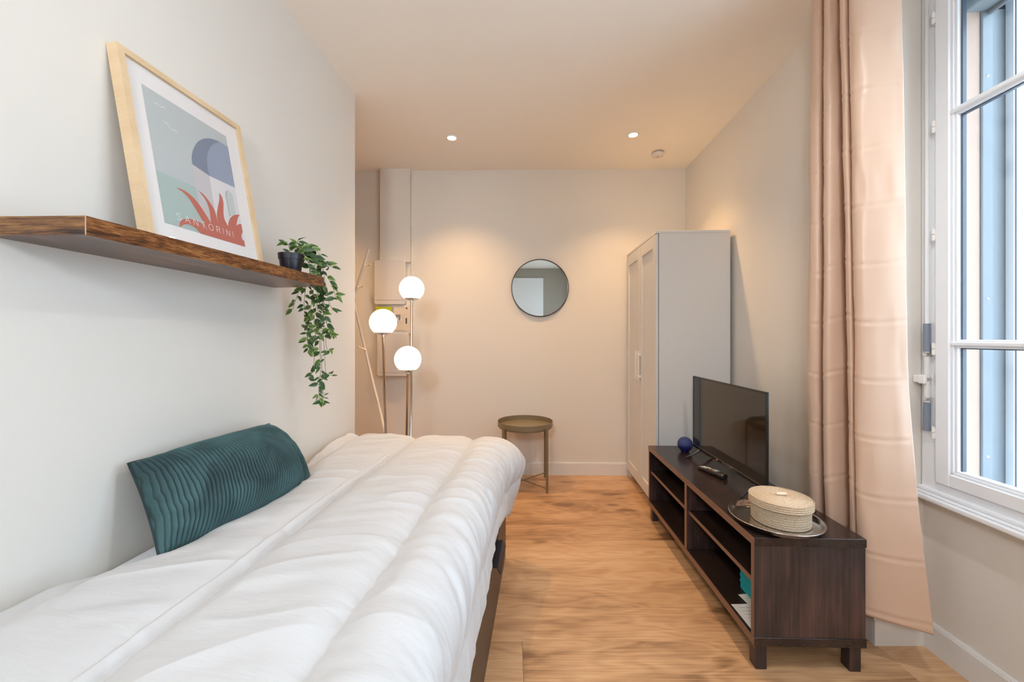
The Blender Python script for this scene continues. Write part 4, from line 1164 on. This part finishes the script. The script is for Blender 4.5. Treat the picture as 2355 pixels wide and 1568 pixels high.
# superellipse pinch: edges pull in between the corners
pin = 0.022
Ue = U + 0; Ve = V + 0
def patch(U, V):
    e = 4 * V * (1 - V); g = 4 * U * (1 - U)
    Uu = 0.5 + (U - 0.5) * (1 - 0.025 * e); Vv = 0.5 + (V - 0.5) * (1 - 0.03 * g)
    P = ((1 - Uu) * (1 - Vv))[..., None] * BLc + (Uu * (1 - Vv))[..., None] * BRc + ((1 - Uu) * Vv)[..., None] * TLc + (Uu * Vv)[..., None] * TRc + (g * (1 - V))[..., None] * np.array([0.040, -0.012, 0.0])
    return P
base_ = patch(U, V)
uu = BRc - BLc + TRc - TLc; vv = TLc - BLc + TRc - BRc
nn = np.cross(uu, vv); nn /= np.linalg.norm(nn)
if nn[0] < 0: nn = -nn
th = (np.clip(1 - np.abs(2 * U - 1) ** 2.6, 0, 1) * np.clip(1 - np.abs(2 * V - 1) ** 2.4, 0, 1)) ** 0.62
wob = 0.6 * vnoise(U * 5, V * 4, 41) + 0.6 * vnoise(U * 9, V * 13, 42) * (1 - smooth(0.0, 0.25, U)) + 0.9 * vnoise(U * 8, V * 7, 43) * smooth(0.75, 1.0, U)
ribs = np.abs(np.sin(np.pi * (59 * U - 7 * U * U) + wob)) ** 0.7
fold = vnoise(U * 7 + V * 2, V * 6 - U * 3, 44)
edgef = 1 - np.minimum(1, 6 * np.minimum.reduce([U, 1 - U, V, 1 - V]))
lumps = 0.0045 * fold + 0.003 * vnoise(U * 16, V * 14, 45) * edgef
dent = -0.020 * np.exp(-(((U - 0.10 - 0.05 * V) / 0.028) ** 2)) * smooth(0.45, 0.95, V) - 0.016 * np.exp(-(((U - 0.84 + 0.12 * (V - 0.2)) / 0.035) ** 2)) * (1 - smooth(0.35, 0.75, V))
front = base_ + (0.118 * th + lumps * (0.3 + th) + dent * th + 0.0070 * ribs * (0.25 + 0.75 * np.minimum(1, th * 3)))[..., None] * nn
backp = base_ - (0.046 * th + 0.0015)[..., None] * nn
off = np.array([-0.93, 1.29, 0.62])
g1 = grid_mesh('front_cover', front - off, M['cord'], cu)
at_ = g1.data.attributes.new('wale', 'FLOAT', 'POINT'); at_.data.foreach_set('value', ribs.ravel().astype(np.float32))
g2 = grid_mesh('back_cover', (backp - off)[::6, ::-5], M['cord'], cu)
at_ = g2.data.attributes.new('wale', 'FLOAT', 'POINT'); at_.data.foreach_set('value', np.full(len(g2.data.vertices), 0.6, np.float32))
e_pts = [tuple((patch(np.array([[a]]), np.array([[b]]))[0, 0] + nn * 0.0008) - off) for a, b in
         [(t, 0) for t in np.linspace(0, 1, 40)] + [(1, t) for t in np.linspace(0, 1, 24)[1:]] + [(1 - t, 1) for t in np.linspace(0, 1, 40)[1:]] + [(0, 1 - t) for t in np.linspace(0, 1, 24)[1:]]]
MB().tube(e_pts, 0.003, 8).build('seam', M['cord'], cu, smooth=True)

# ---------------- curtain
ct = empty('curtain', (1.34, 1.55, 0.0), 0, 'floor-length peach satin curtain hanging in deep folds beside the window', 'curtain')
topc = [(1868, 1.730), (1872, 1.695), (1888, 1.672), (1910, 1.690), (1909, 1.655), (1896, 1.620), (1906, 1.590), (1926, 1.585), (1946, 1.605), (1944, 1.565), (1930, 1.530), (1940, 1.505), (1958, 1.512), (1953, 1.480), (1962, 1.450), (1990, 1.425), (2035, 1.407), (2072, 1.396)]
midc = [(1859, 1.730), (1864, 1.695), (1884, 1.672), (1912, 1.690), (1908, 1.655), (1896, 1.625), (1906, 1.592), (1935, 1.588), (1966, 1.612), (1962, 1.575), (1951, 1.535), (1957, 1.510), (1972, 1.505), (1966, 1.480), (1975, 1.455), (2005, 1.430), (2052, 1.408), (2087, 1.398)]
botc = [(1862, 1.730), (1868, 1.695), (1890, 1.672), (1915, 1.690), (1913, 1.655), (1905, 1.622), (1913, 1.594), (1945, 1.590), (1985, 1.612), (1978, 1.575), (1962, 1.530), (1968, 1.507), (1984, 1.502), (1981, 1.480), (1992, 1.455), (2035, 1.428), (2100, 1.393), (2147, 1.369)]
cv = lambda L_: catmull([((px - CX) / F_PX * Y, Y) for px, Y in L_], 260)
TC, MC, BC = cv(topc), cv(midc), cv(botc)
zt, zm, zb = 2.655, 1.15, 0.170
nz_ = 330
Zs = np.linspace(zt, zb, nz_)
Pc = np.zeros((260, nz_, 3))
for j, z in enumerate(Zs):
    if z > zm: t = (zt - z) / (zt - zm); xy = TC * (1 - t) + MC * t
    else:
        t = ((zm - z) / (zm - zb)) ** 1.5; xy = MC * (1 - t) + BC * t
    Pc[:, j, :2] = xy; Pc[:, j, 2] = z
tan = np.gradient(Pc[:, :, :2], axis=0); tan /= np.linalg.norm(tan, axis=2, keepdims=True) + 1e-9
nrm = np.stack([tan[..., 1], -tan[..., 0]], -1)
nrm = np.where((nrm[..., 1:2] > 0) & False, -nrm, nrm)
uS = np.linspace(0, 1, 260)[:, None]; ZZ = Pc[:, :, 2]
per = 0.212
ph_ = (ZZ + 0.02 * np.sin(uS * 9)) / per; fr_ = ph_ - np.floor(ph_); dcr = np.minimum(fr_, 1 - fr_) * per
cre = -0.0018 * np.exp(-(dcr / 0.006) ** 2) + 0.0012 * np.exp(-((dcr - 0.012) / 0.01) ** 2)
dsp = cre + 0.0035 * vnoise(uS * 6 + ZZ * 0, ZZ * 2.5, 51) + 0.0016 * vnoise(uS * 26 + ZZ * 0, ZZ * 8, 52)
Pc[:, :, :2] += nrm * dsp[..., None]
Pc[:, :, 2] += -0.012 * smooth(0.2, 0.9, np.linspace(0, 1, nz_))[None, :] * np.sin(uS * 7.0) * 0.6
Pc -= np.array([1.34, 1.55, 0.0])
cc = grid_mesh('cloth', Pc, M['satin'], ct)
cc.modifiers.new('thick', 'SOLIDIFY').thickness = 0.0022
def ribbon(i0, i1, name, m, push, j0=0, j1=nz_, dash=None):
    mb = MB()
    nn_ = nrm
    for j in range(j0, j1 - 1):
        if dash and (j % dash[0]) >= dash[1]: continue
        a = Pc[i0, j] + np.append(nn_[i0, j], 0) * push; b = Pc[i1, j] + np.append(nn_[i1, j], 0) * push
        c = Pc[i1, j + 1] + np.append(nn_[i1, j + 1], 0) * push; d_ = Pc[i0, j + 1] + np.append(nn_[i0, j + 1], 0) * push
        mb.add([a, b, c, d_], [(0, 1, 2, 3)])
    return mb.build(name, m, ct)
stm = mat('stitch_thread', (0.45, 0.28, 0.18), 0.7)
stch = ribbon(248, 249, 'stitching', stm, 0.0016, dash=(2, 1)); stch['kind'] = 'stuff'
stch2 = ribbon(248, 249, 'stitching', stm, -0.0036, dash=(2, 1)); stch2['kind'] = 'stuff'
MB().box(-0.045, -0.007, -0.18, 0.12, 2.652, CEIL - 0.001, 0.001).box(-0.003, 0.035, -0.18, 0.12, 2.652, CEIL - 0.001, 0.001).build('rail', M['white_plastic'], ct)

# ---------------- roller shutter crank
ck = empty('shutter_crank', (1.590, 1.508, 0.84), 0, 'thin white roller shutter crank rod with two grey grips hanging by the window frame', 'crank')
KO = Vector((1.590, 1.508, 0.84))
wm = mat('crank_white', (0.72, 0.74, 0.74), 0.35)
def kz(py): return CAM_H - (py - CY) / F_PX * 1.508 - 0.84
MB().tube([(0, 0, kz(745)), (0, 0, 2.60 - 0.84)], 0.0062, 14).build('rod', wm, ck, smooth=True)
MB().tube([(0, 0, kz(808)), (0, 0, kz(744))], 0.0112, 18).build('grip', M['greyplastic'], ck, auto=40)
MB().tube([(-0.001, 0, kz(990)), (0, 0, kz(926))], 0.0112, 18).build('grip', M['greyplastic'], ck, auto=40)
MB().tube([(0, 0, kz(925)), (0, 0, kz(808))], 0.0085, 14).build('link', wm, ck, auto=40)
j = MB()
for py in (815, 872, 917): j.box(-0.011, 0.011, -0.0095, 0.006, kz(py + 4), kz(py - 4), 0.002)
j.build('joint', M['steel'], ck)
MB().box(-0.022, -0.010, -0.012, 0.014, kz(882), kz(862), 0.003).box(0.010, 0.024, -0.010, 0.020, kz(886), kz(860), 0.002).box(-0.02, 0.02, 0.010, 0.034, kz(880), kz(864), 0.002).build('clip', M['white_plastic'], ck)
